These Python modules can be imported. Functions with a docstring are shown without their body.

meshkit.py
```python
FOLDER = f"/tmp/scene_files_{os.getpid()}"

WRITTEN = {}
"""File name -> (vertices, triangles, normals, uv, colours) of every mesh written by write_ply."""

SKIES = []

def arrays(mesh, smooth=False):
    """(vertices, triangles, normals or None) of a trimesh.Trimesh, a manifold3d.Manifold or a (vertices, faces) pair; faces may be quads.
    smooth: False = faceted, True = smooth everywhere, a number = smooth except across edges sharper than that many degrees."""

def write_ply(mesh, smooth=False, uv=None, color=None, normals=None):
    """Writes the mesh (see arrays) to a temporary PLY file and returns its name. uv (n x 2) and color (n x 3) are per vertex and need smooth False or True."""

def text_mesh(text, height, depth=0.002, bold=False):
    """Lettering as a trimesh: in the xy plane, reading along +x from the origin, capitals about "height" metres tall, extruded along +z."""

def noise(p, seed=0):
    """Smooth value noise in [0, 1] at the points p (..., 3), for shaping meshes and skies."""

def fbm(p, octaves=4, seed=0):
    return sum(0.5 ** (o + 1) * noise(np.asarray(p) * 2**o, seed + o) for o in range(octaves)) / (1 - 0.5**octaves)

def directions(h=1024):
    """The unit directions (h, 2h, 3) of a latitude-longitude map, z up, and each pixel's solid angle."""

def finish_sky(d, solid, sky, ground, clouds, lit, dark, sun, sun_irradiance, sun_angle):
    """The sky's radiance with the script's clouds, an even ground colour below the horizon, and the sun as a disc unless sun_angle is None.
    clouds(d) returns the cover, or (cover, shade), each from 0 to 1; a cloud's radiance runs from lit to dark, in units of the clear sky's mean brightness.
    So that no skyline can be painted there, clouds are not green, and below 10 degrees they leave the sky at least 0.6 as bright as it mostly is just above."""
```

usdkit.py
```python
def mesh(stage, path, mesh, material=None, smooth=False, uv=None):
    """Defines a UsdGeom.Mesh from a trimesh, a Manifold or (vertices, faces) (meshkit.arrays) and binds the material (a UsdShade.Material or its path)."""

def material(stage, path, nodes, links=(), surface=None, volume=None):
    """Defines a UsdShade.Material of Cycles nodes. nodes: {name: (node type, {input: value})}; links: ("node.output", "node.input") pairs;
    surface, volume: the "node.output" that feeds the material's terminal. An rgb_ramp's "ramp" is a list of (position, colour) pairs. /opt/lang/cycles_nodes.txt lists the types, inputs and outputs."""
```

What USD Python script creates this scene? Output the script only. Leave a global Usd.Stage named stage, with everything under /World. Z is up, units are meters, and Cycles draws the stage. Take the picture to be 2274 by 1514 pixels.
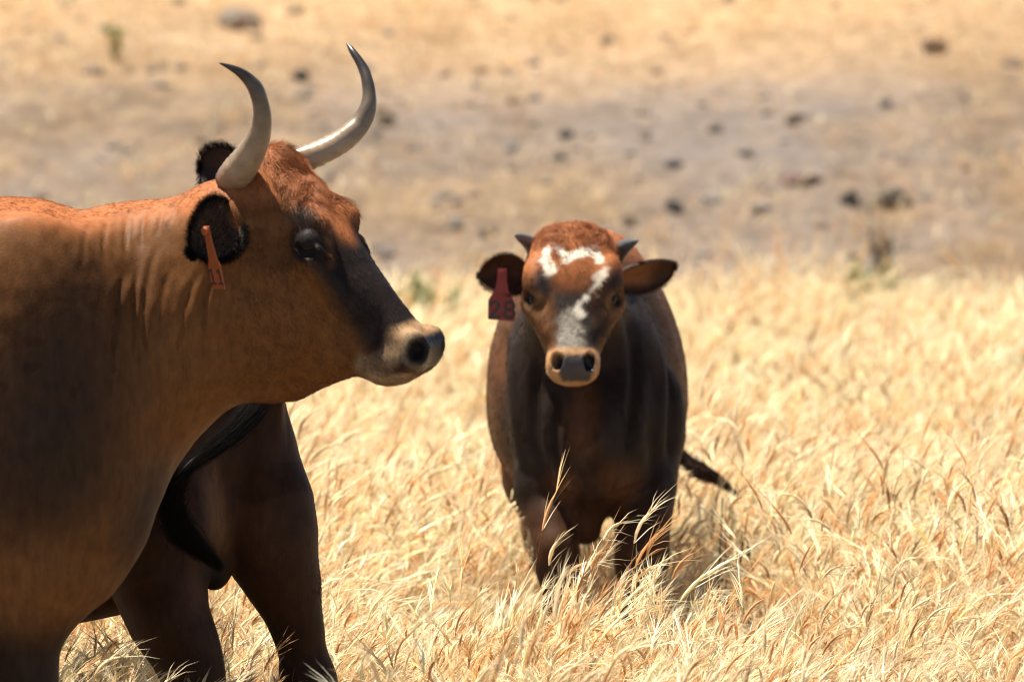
import math, random
import numpy as np, trimesh, usdkit, meshkit
from scipy.interpolate import PchipInterpolator, RBFInterpolator, CubicSpline
from scipy.ndimage import map_coordinates
from pxr import Usd, UsdGeom, UsdLux, UsdShade, Sdf, Gf, Vt

# ---------------------------------------------------------------- camera, sky, sun, exposure
stage = Usd.Stage.CreateInMemory()
UsdGeom.SetStageUpAxis(stage, UsdGeom.Tokens.z)
UsdGeom.SetStageMetersPerUnit(stage, 1.0)
UsdGeom.Xform.Define(stage, '/World')
UsdGeom.Scope.Define(stage, '/World/Looks')
FPX, CAM_H, HORIZON, PW, PH = 21240.0, 1.7, -67.0, 2274, 1514      # focal length in photograph pixels, eye height, level line
PITCH = math.atan((PH / 2 - HORIZON) / FPX)
EYE = np.array([0, 0, CAM_H])
cam = UsdGeom.Camera.Define(stage, '/World/camera')
cam.AddTranslateOp().Set(Gf.Vec3d(*EYE))
cam.AddRotateXOp().Set(90 - math.degrees(PITCH))
cam.CreateHorizontalApertureAttr(36.0)
cam.CreateVerticalApertureAttr(36.0 * PH / PW)
cam.CreateFocalLengthAttr(36.0 * FPX / PW)
cam.CreateFStopAttr(8.0)
cam.CreateFocusDistanceAttr(19.2)
cam.CreateClippingRangeAttr(Gf.Vec2f(0.5, 5000))
cam.CreateExposureAttr(1.3)
SUN = np.array([-0.30, 0.10, 0.95]); SUN /= np.linalg.norm(SUN)

def mat(name, nodes, links, surface='p.BSDF', volume=None):
    return usdkit.material(stage, '/World/Looks/' + name, nodes, links, surface=surface, volume=volume)

dome = UsdLux.DomeLight.Define(stage, '/World/sky')
dome.GetPrim().SetCustomDataByKey('kind', 'structure')
sky_m = mat('sky_material', {
    's': ('sky_texture', {'sky_type': 'single_scattering', 'sun_disc': False, 'sun_elevation': math.asin(SUN[2]),
                          'sun_rotation': math.atan2(SUN[0], SUN[1]), 'altitude': 400.0, 'aerosol_density': 1.2}),
    'b': ('background_shader', {'strength': 0.05})}, [('s.color', 'b.color')], surface='b.background')
UsdShade.MaterialBindingAPI.Apply(dome.GetPrim()).Bind(sky_m)
sun = UsdLux.DistantLight.Define(stage, '/World/sun')
sun.CreateNormalizeAttr(True); sun.CreateIntensityAttr(1.25); sun.CreateAngleAttr(0.5)
sun.CreateColorAttr(Gf.Vec3f(1.0, 0.91, 0.77))
sun.AddTransformOp().Set(Gf.Matrix4d(Gf.Rotation(Gf.Vec3d(0, 0, 1), Gf.Vec3d(*SUN)), Gf.Vec3d(0, 0, 30)))

# ---------------------------------------------------------------- helpers
def unproject(u, v, depth):
    """The point at y = depth seen at pixel (u, v) of the photograph."""
    a, b = (u - PW / 2) / FPX, -(v - PH / 2) / FPX
    d = np.array([a, math.cos(PITCH) + b * math.sin(PITCH), b * math.cos(PITCH) - math.sin(PITCH)])
    return EYE + d * (depth / d[1])

def on_plane(u, v, origin, normal, off=0.0):
    a, b = (u - PW / 2) / FPX, -(v - PH / 2) / FPX
    d = np.array([a, math.cos(PITCH) + b * math.sin(PITCH), b * math.cos(PITCH) - math.sin(PITCH)])
    t = (off + np.dot(np.asarray(origin) - EYE, normal)) / np.dot(d, normal)
    return EYE + d * t

used = {}
def numbered(path):
    n = used.get(path, 0); used[path] = n + 1
    return path if n == 0 else f'{path}_{n:03d}'

def keys(prim, label=None, category=None, group=None, kind=None):
    for k, v in (('label', label), ('category', category), ('group', group), ('kind', kind)):
        if v: prim.SetCustomDataByKey(k, v)
    return prim

def obj(name, mesh, material, parent='/World', smooth=False, color=None, wet=None, **kw):
    path = numbered(f'{parent}/{name}')
    m = usdkit.mesh(stage, path, mesh, material, smooth=smooth)
    if color is not None:
        UsdGeom.PrimvarsAPI(m).CreatePrimvar('coat', Sdf.ValueTypeNames.Color3fArray, 'vertex').Set(Vt.Vec3fArray.FromNumpy(np.asarray(color, np.float32)))
    if wet is not None:
        UsdGeom.PrimvarsAPI(m).CreatePrimvar('wet', Sdf.ValueTypeNames.FloatArray, 'vertex').Set(Vt.FloatArray.FromNumpy(np.asarray(wet, np.float32)))
    keys(m.GetPrim(), **kw)
    return path

def thing(name, loc=(0, 0, 0), **kw):
    path = numbered('/World/' + name)
    x = UsdGeom.Xform.Define(stage, path)
    x.AddTranslateOp().Set(Gf.Vec3d(*map(float, loc)))
    keys(x.GetPrim(), **kw)
    return path

def smoothstep(a, b, x):
    t = np.clip((x - a) / (b - a), 0, 1)
    return t * t * (3 - 2 * t)

def lerp(a, b, t):
    t = np.asarray(t)
    return np.asarray(a) * (1 - t[..., None]) + np.asarray(b) * t[..., None]

def blob(P, c, r):
    """1 at the centre c falling smoothly to 0 at the radii r."""
    return np.exp(-2.2 * (((P - np.asarray(c)) / np.asarray(r)) ** 2).sum(-1))

# ---------------------------------------------------------------- implicit surfaces
def smin(a, b, k):
    h = np.clip(0.5 + 0.5 * (b - a) / k, 0, 1)
    return b * (1 - h) + a * h - k * h * (1 - h)

def smax(a, b, k):
    return -smin(-a, -b, k)

def nrm(q):
    return np.sqrt(np.einsum('ij,ij->i', q, q))

def cone(P, a, b, ra, rb):
    """A bone: capsule from a to b whose radius runs from ra to rb. Far points get a cheap lower bound."""
    a, b = np.asarray(a, float), np.asarray(b, float)
    ab = b - a
    out = nrm(P - (a + b) / 2) - (math.sqrt(ab @ ab) / 2 + max(ra, rb))
    i = np.nonzero(out < .13)[0]
    pa = P[i] - a
    t = np.clip(pa @ ab / (ab @ ab), 0, 1)
    out[i] = nrm(pa - t[:, None] * ab) - (ra + (rb - ra) * t)
    return out

def chain(P, pts, k=0.03):
    """pts: rows (x, y, z, r) along a limb."""
    f = None
    for p, q in zip(pts[:-1], pts[1:]):
        g = cone(P, p[:3], q[:3], p[3], q[3])
        f = g if f is None else smin(f, g, k)
    return f

def ellipsoid(P, c, r, axes=None):
    q = P - np.asarray(c)
    if axes is not None:
        q = q @ np.asarray(axes).T
    r = np.asarray(r, float)
    k0 = nrm(q / r)
    k1 = nrm(q / r ** 2)
    return k0 * (k0 - 1) / np.maximum(k1, 1e-9)

def torus(P, c, ax, R, r):
    q = P - np.asarray(c); ax = np.asarray(ax, float) / np.linalg.norm(ax)
    h = q @ ax
    rho = np.linalg.norm(q - np.outer(h, ax), axis=1)
    return np.hypot(rho - R, h) - r

def loft(P, knots, k=None):
    """Trunk along x: knots rows (x, top, bottom, half width, y centre, egg, exponent)."""
    K = np.asarray(knots, float)
    I = [PchipInterpolator(K[:, 0], K[:, j]) for j in range(1, 7)]
    x = np.clip(P[:, 0], K[0, 0], K[-1, 0])
    top, bot, w, yc, egg, ex = (i(x) for i in I)
    zc, h = (top + bot) / 2, (top - bot) / 2
    q = (P[:, 2] - zc) / h
    wq = w * (1 - egg * np.clip(q, -1.2, 1.2))
    g = (np.abs((P[:, 1] - yc) / wq) ** ex + np.abs(q) ** ex) ** (1 / ex)
    f = (g - 1) * np.minimum(w, h)
    return np.hypot(np.maximum(f, 0), P[:, 0] - x) + np.minimum(f, 0)

def closed_spline(pts, n=240):
    p = np.asarray(pts, float)
    p = np.vstack([p, p[:1]])
    t = np.concatenate([[0], np.cumsum(np.sqrt(np.linalg.norm(np.diff(p, axis=0), axis=1)))])
    return CubicSpline(t, p, bc_type='periodic')(np.linspace(0, t[-1], n, endpoint=False))

class Profile:
    """A sagittal outline given a half width that varies over it: an implicit solid in (a, y, b)."""
    def __init__(self, outline, widths, rim, step=0.006, power=2.0):
        pts = closed_spline(outline)
        self.lo = pts.min(0) - 0.12; hi = pts.max(0) + 0.12
        self.step, self.power = step, power
        n = np.ceil((hi - self.lo) / step).astype(int) + 1
        A, B = np.meshgrid(*(self.lo[i] + step * np.arange(n[i]) for i in (0, 1)), indexing='ij')
        G = np.stack([A.ravel(), B.ravel()], 1)
        a, b = pts, np.roll(pts, -1, 0)
        best, inside = np.full(len(G), 1e9), np.zeros(len(G), bool)
        for p, q in zip(a, b):
            e = q - p
            t = np.clip((G - p) @ e / (e @ e), 0, 1)
            best = np.minimum(best, ((G - p - t[:, None] * e) ** 2).sum(1))
            cross = (p[1] > G[:, 1]) != (q[1] > G[:, 1])
            inside ^= cross & (G[:, 0] < (q[0] - p[0]) * (G[:, 1] - p[1]) / (q[1] - p[1] + 1e-15) + p[0])
        self.d = (np.sqrt(best) * np.where(inside, -1, 1)).reshape(n)
        wp = np.asarray(widths, float)
        def field(col):
            r = RBFInterpolator(wp[:, :2], wp[:, col], kernel='linear', smoothing=1e-4)
            return np.clip(r(G), wp[:, col].min(), wp[:, col].max()).reshape(n)
        from scipy.ndimage import gaussian_filter
        self.w = gaussian_filter(field(2), 0.02 / step)
        self.rim = gaussian_filter(field(3), 0.02 / step) if wp.shape[1] > 3 else np.full(n, rim)
    def at(self, P):
        """P columns (a, y, b)"""
        c = np.stack([(P[:, 0] - self.lo[0]) / self.step, (P[:, 2] - self.lo[1]) / self.step])
        d, w, rim = (map_coordinates(g, c, order=1, mode='nearest') for g in (self.d, self.w, self.rim))
        a = np.maximum(d + rim, 0) / rim
        g = (a ** self.power + np.abs(P[:, 1] / w) ** self.power) ** (1 / self.power)
        return (g - 1) * np.minimum(rim, w)

def axis_steps(*spans):
    """Grid coordinates: spans of (start, end, step)."""
    out = []
    for a, b, s in spans:
        n = max(1, int(round((b - a) / s)))
        out.append(np.linspace(a, b, n, endpoint=False))
    return np.concatenate(out + [[spans[-1][1]]])

def nets(f, xs, ys, zs, block=5, newton=2):
    """Surface nets of f = 0 on a rectilinear grid, evaluated only near the surface, then projected onto f = 0."""
    n = (len(xs), len(ys), len(zs))
    F = np.full(n, 1.0, np.float32)
    bi = [np.arange(0, m, block) for m in n]
    def mid(a, i): return (a[i] + a[np.minimum(i + block, len(a) - 1)]) / 2
    cx, cy, cz = mid(xs, bi[0]), mid(ys, bi[1]), mid(zs, bi[2])
    hx, hy, hz = (np.abs(a[np.minimum(i + block, len(a) - 1)] - a[i]) / 2 for a, i in ((xs, bi[0]), (ys, bi[1]), (zs, bi[2])))
    C = np.stack(np.meshgrid(cx, cy, cz, indexing='ij'), -1).reshape(-1, 3)
    R = np.sqrt((np.stack(np.meshgrid(hx, hy, hz, indexing='ij'), -1) ** 2).sum(-1)).ravel()
    v = f(C)
    act = np.abs(v) < 2.2 * R + 0.012
    shape = (len(cx), len(cy), len(cz))
    sign = np.where(v < 0, -1.0, 1.0).reshape(shape)
    F[:] = np.repeat(np.repeat(np.repeat(sign, block, 0), block, 1), block, 2)[:n[0], :n[1], :n[2]]
    mask = np.repeat(np.repeat(np.repeat(act.reshape(shape), block, 0), block, 1), block, 2)[:n[0], :n[1], :n[2]]
    I = np.argwhere(mask)
    P = np.stack([xs[I[:, 0]], ys[I[:, 1]], zs[I[:, 2]]], 1)
    vals = np.concatenate([f(c) for c in np.array_split(P, max(1, len(P) // 300000))])
    F[mask] = vals
    S = F < 0
    cells = tuple(m - 1 for m in n)
    acc, cnt = np.zeros(cells + (3,), np.float32), np.zeros(cells, np.uint8)
    ax = (xs, ys, zs)
    edges = []
    for d in range(3):
        sl0, sl1 = [slice(None)] * 3, [slice(None)] * 3
        sl0[d], sl1[d] = slice(0, -1), slice(1, None)
        E = np.argwhere(S[tuple(sl0)] != S[tuple(sl1)])
        j = E.copy(); j[:, d] += 1
        f0, f1 = F[tuple(E.T)], F[tuple(j.T)]
        t = f0 / (f0 - f1)
        pos = np.stack([ax[k][E[:, k]] for k in range(3)], 1)
        pos[:, d] += t * (ax[d][E[:, d] + 1] - ax[d][E[:, d]])
        o = [k for k in range(3) if k != d]
        for da in (0, 1):
            for db in (0, 1):
                c = E.copy(); c[:, o[0]] -= da; c[:, o[1]] -= db
                ok = ((c >= 0) & (c < cells)).all(1)
                np.add.at(acc, tuple(c[ok].T), pos[ok]); np.add.at(cnt, tuple(c[ok].T), 1)
        edges.append((d, o, E, S[tuple(E.T)]))
    ids = np.full(cells, -1, np.int64)
    used_c = cnt > 0
    ids[used_c] = np.arange(used_c.sum())
    V = acc[used_c] / cnt[used_c][:, None]
    faces = []
    for d, o, E, neg in edges:
        ok = (E[:, o[0]] > 0) & (E[:, o[1]] > 0) & (E[:, o[0]] < cells[o[0]]) & (E[:, o[1]] < cells[o[1]])
        E, neg = E[ok], neg[ok]
        q = []
        for da, db in ((1, 1), (0, 1), (0, 0), (1, 0)):
            c = E.copy(); c[:, o[0]] -= da; c[:, o[1]] -= db
            q.append(ids[tuple(c.T)])
        q = np.stack(q, 1)
        flip = neg if d != 1 else ~neg
        q[~flip] = q[~flip][:, ::-1]
        faces.append(q)
    Q = np.vstack(faces)
    V = V.astype(float)
    h = 0.002
    for _ in range(newton):
        f0 = f(V)
        g = np.stack([(f(V + h * e) - f(V - h * e)) / (2 * h) for e in np.eye(3)], 1)
        V = V - np.clip(f0 / np.maximum((g * g).sum(1), 0.05), -0.01, 0.01)[:, None] * g * 0.9
    T = np.vstack([Q[:, [0, 1, 2]], Q[:, [0, 2, 3]]])
    m = trimesh.Trimesh(V, T, process=False)
    parts = m.split(only_watertight=False) if False else None
    return m

def largest(m):
    """Drops stray islands."""
    lab = trimesh.graph.connected_component_labels(m.face_adjacency, node_count=len(m.faces))
    keep = lab == np.bincount(lab).argmax()
    m.update_faces(keep); m.remove_unreferenced_vertices()
    return m

def tube(points, radii, sides=12, cap=True):
    p = np.asarray(points, float); r = np.broadcast_to(radii, (len(p),))
    t = np.gradient(p, axis=0); t /= np.linalg.norm(t, axis=1, keepdims=True) + 1e-12
    ref = np.array([0.31, 0.9, 0.2]); a = np.cross(t[0], ref); a /= np.linalg.norm(a)
    rows = []
    ang = np.arange(sides) * 2 * np.pi / sides
    for i in range(len(p)):
        a = a - t[i] * (a @ t[i]); a /= np.linalg.norm(a)
        b = np.cross(t[i], a)
        rows.append(p[i] + r[i] * (np.cos(ang)[:, None] * a + np.sin(ang)[:, None] * b))
    v = np.vstack(rows); f = []
    for i in range(len(p) - 1):
        for j in range(sides):
            q = i * sides + j, i * sides + (j + 1) % sides, (i + 1) * sides + (j + 1) % sides, (i + 1) * sides + j
            f += [(q[0], q[1], q[2]), (q[0], q[2], q[3])]
    if cap:
        for base, c, fl in ((0, p[0], True), ((len(p) - 1) * sides, p[-1], False)):
            v = np.vstack([v, c]); k = len(v) - 1
            for j in range(sides):
                tri = (base + j, base + (j + 1) % sides, k)
                f.append(tri[::-1] if fl else tri)
    return np.asarray(v), np.asarray(f)

def smooth_curve(pts, n=40):
    p = np.asarray(pts, float)
    t = np.concatenate([[0], np.cumsum(np.sqrt(np.linalg.norm(np.diff(p[:, :3], axis=0), axis=1)))])
    return CubicSpline(t, p)(np.linspace(0, t[-1], n))
# ---------------------------------------------------------------- the ground: a grass field, then a bare stony slope, dry grass above it
def terrain(x, y):
    x, y = np.asarray(x, float), np.asarray(y, float)
    d = np.maximum(y - 42, 0)
    rise = np.where(d < 6, .15 * d * d / 12, .15 * (d - 3))
    rise = np.where(d > 120, .15 * 117 + 30 * (1 - np.exp(-(d - 120) * .15 / 30)), rise)
    p = np.stack([x, y, 0 * x], -1)
    return rise + smoothstep(39, 46, y) * (.28 * (meshkit.noise(p * [.35, .22, 1], 3) - .5) + .16 * (meshkit.noise(p * [.9, .6, 1], 4) - .5) + .07 * (meshkit.noise(p * [2.6, 2.0, 1], 5) - .5) + .05 * (meshkit.noise(p * [6, 4.5, 1], 15) - .5)) \
        + .05 * (meshkit.noise(p * .5, 6) - .5) * smoothstep(24, 30, y) + smoothstep(60, 100, np.abs(x)) * 0

def ground_at(u, v):
    """Where the ray through a pixel meets the ground."""
    lo = 20.0
    for y in np.arange(20, 160, .05):
        p = unproject(u, v, y)
        if p[2] < terrain(p[0], p[1]): return np.array([p[0], y, float(terrain(p[0], y))])
    return unproject(u, v, 60)

gx = axis_steps((-150, -20, 6), (-20, -6, .8), (-6, 6, .12), (6, 20, .8), (20, 150, 6))
gy = axis_steps((-120, 0, 8), (0, 38, .6), (38, 62, .12), (62, 80, .8), (80, 260, 5))
GX, GY = np.meshgrid(gx, gy, indexing='ij')
GV = np.stack([GX, GY, terrain(GX, GY)], -1).reshape(-1, 3)
i, j = np.meshgrid(np.arange(len(gx) - 1), np.arange(len(gy) - 1), indexing='ij')
k = (i * len(gy) + j).ravel()
GF = np.vstack([np.stack([k, k + len(gy), k + len(gy) + 1], 1), np.stack([k, k + len(gy) + 1, k + 1], 1)])
M_GROUND = mat('dry_ground', {
    'g': ('geometry', {}), 'xyz': ('separate_xyz', {}),
    'm1': ('mapping', {'scale': (.55, .30, .3)}), 'n1': ('noise_texture', {'scale': 1.0, 'detail': 4.0, 'roughness': .6}),
    'm2': ('mapping', {'scale': (2.6, 1.3, 1)}), 'n2': ('noise_texture', {'scale': 1.0, 'detail': 5.0, 'roughness': .65}),
    'n3': ('noise_texture', {'scale': 8.0, 'detail': 5.0, 'roughness': .6}),
    'soil': ('rgb_ramp', {'ramp': [(.32, (.100, .073, .051)), (.48, (.140, .104, .072)), (.62, (.178, .128, .084)), (.75, (.21, .15, .093))]}),
    'grey': ('rgb_ramp', {'ramp': [(.42, (0, 0, 0)), (.56, (1, 1, 1))]}),
    'mixg': ('mix', {'color2': (.138, .115, .101)}),
    'y': ('map_range', {'from_min': 51.2, 'from_max': 55.4, 'to_min': 0, 'to_max': 1}),
    'ya': ('math', {'math_type': 'multiply_add', 'value2': 4.2, 'value3': -2.1}), 'yb': ('math', {'math_type': 'add'}),
    'mixy': ('mix', {'color2': (.32, .218, .125)}),
    'sp': ('map_range', {'from_min': .3, 'from_max': .7, 'to_min': .62, 'to_max': 1.36}), 'spc': ('combine_color', {}),
    'mul': ('mix', {'mix_type': 'multiply', 'fac': 1.0}),
    'b': ('bump', {'strength': .8, 'distance': .04}),
    'p': ('principled_bsdf', {'roughness': .95, 'specular_ior_level': .1})},
    [('g.position', 'm1.vector'), ('m1.vector', 'n1.vector'), ('g.position', 'm2.vector'), ('m2.vector', 'n2.vector'), ('g.position', 'n3.vector'),
     ('n2.fac', 'soil.fac'), ('n1.fac', 'grey.fac'), ('grey.color', 'mixg.fac'), ('soil.color', 'mixg.color1'),
     ('g.position', 'xyz.vector'), ('n1.fac', 'ya.value1'), ('xyz.y', 'yb.value1'), ('ya.value', 'yb.value2'), ('yb.value', 'y.value'),
     ('y.result', 'mixy.fac'), ('mixg.color', 'mixy.color1'), ('n3.fac', 'sp.value'), ('sp.result', 'spc.r'), ('sp.result', 'spc.g'), ('sp.result', 'spc.b'),
     ('mixy.color', 'mul.color1'), ('spc.color', 'mul.color2'), ('mul.color', 'p.base_color'), ('n3.fac', 'b.height'), ('b.normal', 'p.normal')])
obj('ground', (GV, GF), M_GROUND, smooth=True, kind='structure')
# ---------------------------------------------------------------- coats, horn, eyes
def coat_material(name, rough=0.55, spec=0.09, scale=1.0):
    return mat(name, {
        'a': ('attribute', {'attribute': 'coat'}), 'w': ('attribute', {'attribute': 'wet'}),
        'ws': ('math', {'math_type': 'multiply_add', 'value2': .5, 'value3': spec}), 'wr': ('math', {'math_type': 'multiply_add', 'value2': -.28, 'value3': rough}),
        'g': ('geometry', {}),
        'm1': ('mapping', {'scale': (60 * scale, 60 * scale, 22 * scale)}),
        'n1': ('noise_texture', {'scale': 1.0, 'detail': 5.0, 'roughness': 0.65}),
        'm2': ('mapping', {'scale': (420, 420, 140)}),
        'n2': ('noise_texture', {'scale': 1.0, 'detail': 2.0}),
        'r1': ('map_range', {'from_min': 0.3, 'from_max': 0.7, 'to_min': 0.72, 'to_max': 1.25}),
        'c1': ('combine_color', {}),
        'x': ('mix', {'mix_type': 'multiply', 'fac': 1.0}),
        'ad': ('math', {'math_type': 'multiply_add', 'value2': 1.4}),
        'b': ('bump', {'strength': 0.14, 'distance': 0.004}),
        'p': ('principled_bsdf', {'roughness': rough, 'specular_ior_level': spec})},
        [('w.fac', 'ws.value1'), ('w.fac', 'wr.value1'), ('ws.value', 'p.specular_ior_level'), ('wr.value', 'p.roughness'), ('g.position', 'm1.vector'), ('m1.vector', 'n1.vector'), ('g.position', 'm2.vector'), ('m2.vector', 'n2.vector'),
         ('n1.fac', 'r1.value'), ('r1.result', 'c1.r'), ('r1.result', 'c1.g'), ('r1.result', 'c1.b'),
         ('a.color', 'x.color1'), ('c1.color', 'x.color2'), ('x.color', 'p.base_color'),
         ('n1.fac', 'ad.value1'), ('n2.fac', 'ad.value3'), ('ad.value', 'b.height'), ('b.normal', 'p.normal')])

M_COAT = coat_material('cattle_coat')
M_HORN = mat('horn', {
    'a': ('attribute', {'attribute': 'coat'}), 'g': ('geometry', {}),
    'm': ('mapping', {'scale': (30, 30, 60)}), 'n': ('noise_texture', {'scale': 1.0, 'detail': 5.0}),
    'r': ('map_range', {'from_min': 0.3, 'from_max': 0.7, 'to_min': 0.75, 'to_max': 1.15}), 'c': ('combine_color', {}),
    'x': ('mix', {'mix_type': 'multiply', 'fac': 1.0}), 'b': ('bump', {'strength': 0.2, 'distance': 0.003}),
    'p': ('principled_bsdf', {'roughness': 0.36, 'specular_ior_level': 0.5})},
    [('g.position', 'm.vector'), ('m.vector', 'n.vector'), ('n.fac', 'r.value'), ('r.result', 'c.r'), ('r.result', 'c.g'), ('r.result', 'c.b'),
     ('a.color', 'x.color1'), ('c.color', 'x.color2'), ('x.color', 'p.base_color'), ('n.fac', 'b.height'), ('b.normal', 'p.normal')])
M_EYE = mat('eye', {'p': ('principled_bsdf', {'base_color': (0.006, 0.005, 0.0045), 'roughness': 0.06, 'specular_ior_level': 0.18})}, [])
def hair_material(name, color, rough=0.5, spec=0.2):
    return mat(name, {
        'o': ('hair_info', {}), 'r': ('rgb_ramp', {'ramp': [(0, [c * 0.55 for c in color]), (0.5, color), (1, [min(1, c * 1.5) for c in color])]}),
        'n': ('geometry', {}), 'no': ('noise_texture', {'scale': 160.0, 'detail': 2.0}),
        'p': ('principled_bsdf', {'roughness': rough, 'specular_ior_level': spec})},
        [('n.position', 'no.vector'), ('no.fac', 'r.fac'), ('r.color', 'p.base_color')])
M_FUR = mat('fur', {'a': ('attribute', {'attribute': 'coat'}), 'p': ('principled_bsdf', {'roughness': .45, 'specular_ior_level': .2})}, [('a.color', 'p.base_color')])
M_BLACKHAIR = hair_material('black_hair', (0.0055, 0.0042, 0.0036), 0.8, 0.06)
M_REDHAIR = hair_material('red_hair', (0.26, 0.09, 0.034))
M_BROWNHAIR = hair_material('brown_hair', (0.035, 0.017, 0.010))
M_EARHAIR = hair_material('ear_hair', (0.16, 0.1, 0.06))

RED, BROWN, DARK, BLACK = np.array([0.32, 0.112, 0.039]), np.array([0.122, 0.049, 0.0140]), np.array([0.040, 0.0175, 0.0075]), np.array([0.0125, 0.0095, 0.0085])
PALE, GREY = np.array([0.40, 0.30, 0.19]), np.array([0.26, 0.22, 0.19])

def ear_mesh(root, tip, wdir, half, cup, rows=22, cols=17, curve=(0, 0, 0), thick=0.007, peak=0.42):
    """A cupped leaf: its hollow side faces axis x width."""
    root, tip = np.asarray(root, float), np.asarray(tip, float)
    ax = tip - root; length = np.linalg.norm(ax); ax /= length
    wd = np.asarray(wdir, float); wd -= ax * (wd @ ax); wd /= np.linalg.norm(wd)
    nr = np.cross(ax, wd)
    t = np.linspace(0, 1, rows); s = np.linspace(-1, 1, cols)
    shape = (t / peak) ** 0.62 * np.exp(0.62 * (1 - t / peak)) * np.clip(1 - t ** 5, 0, 1) ** 0.5
    w = half * np.maximum(shape / shape.max(), 0.03)
    w[0] = max(w[0], half * 0.42); w[1:4] = np.maximum(w[1:4], half * np.array([0.5, 0.6, 0.7]))
    T, S = np.meshgrid(t, s, indexing='ij'); W = w[:, None]
    ang = S * cup
    across = np.sin(ang) / math.sin(min(cup, 1.45)) * W
    lift = (1 - np.cos(ang)) / math.sin(min(cup, 1.45)) * W
    mid = root + T[..., None] * length * ax + (np.sin(T * np.pi) ** 1)[..., None] * np.asarray(curve)
    inner = mid + across[..., None] * wd + lift[..., None] * nr
    edge = (1 - np.abs(S) ** 6)[..., None] * np.clip(1.02 - T ** 8, 0.05, 1)[..., None]
    gn = np.cross(np.gradient(inner, axis=0), np.gradient(inner, axis=1)); gn /= np.linalg.norm(gn, axis=-1, keepdims=True) + 1e-9
    if (gn * nr).sum(-1).mean() < 0: gn = -gn
    outer = inner - gn * thick * (0.15 + 0.85 * edge)
    V = np.vstack([inner.reshape(-1, 3), outer.reshape(-1, 3)]); n = rows * cols
    F = []
    for i in range(rows - 1):
        for j in range(cols - 1):
            a, b, c, d = i * cols + j, i * cols + j + 1, (i + 1) * cols + j + 1, (i + 1) * cols + j
            F += [(a, c, b), (a, d, c), (n + a, n + b, n + c), (n + a, n + c, n + d)]
    rim = [i * cols for i in range(rows)] + [(rows - 1) * cols + j for j in range(1, cols)] + [i * cols + cols - 1 for i in range(rows - 2, -1, -1)]
    for a, b in zip(rim[:-1], rim[1:]):
        F += [(a, b, n + b), (a, n + b, n + a)]
    m = trimesh.Trimesh(V, np.array(F), process=False)
    info = np.concatenate([np.stack([np.zeros(n), T.ravel(), S.ravel()], 1), np.stack([np.ones(n), T.ravel(), S.ravel()], 1)])   # outside?, along, across
    rim_pts = inner.reshape(-1, 3)[rim]; out_dir = -gn.reshape(-1, 3)[rim] * 0.3
    mid_r = mid.reshape(-1, 3)[rim]
    out_dir = out_dir + (rim_pts - mid_r) / (np.linalg.norm(rim_pts - mid_r, axis=1, keepdims=True) + 1e-9) + 0.5 * ax
    return m, info, rim_pts, out_dir, nr, inner

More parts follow.
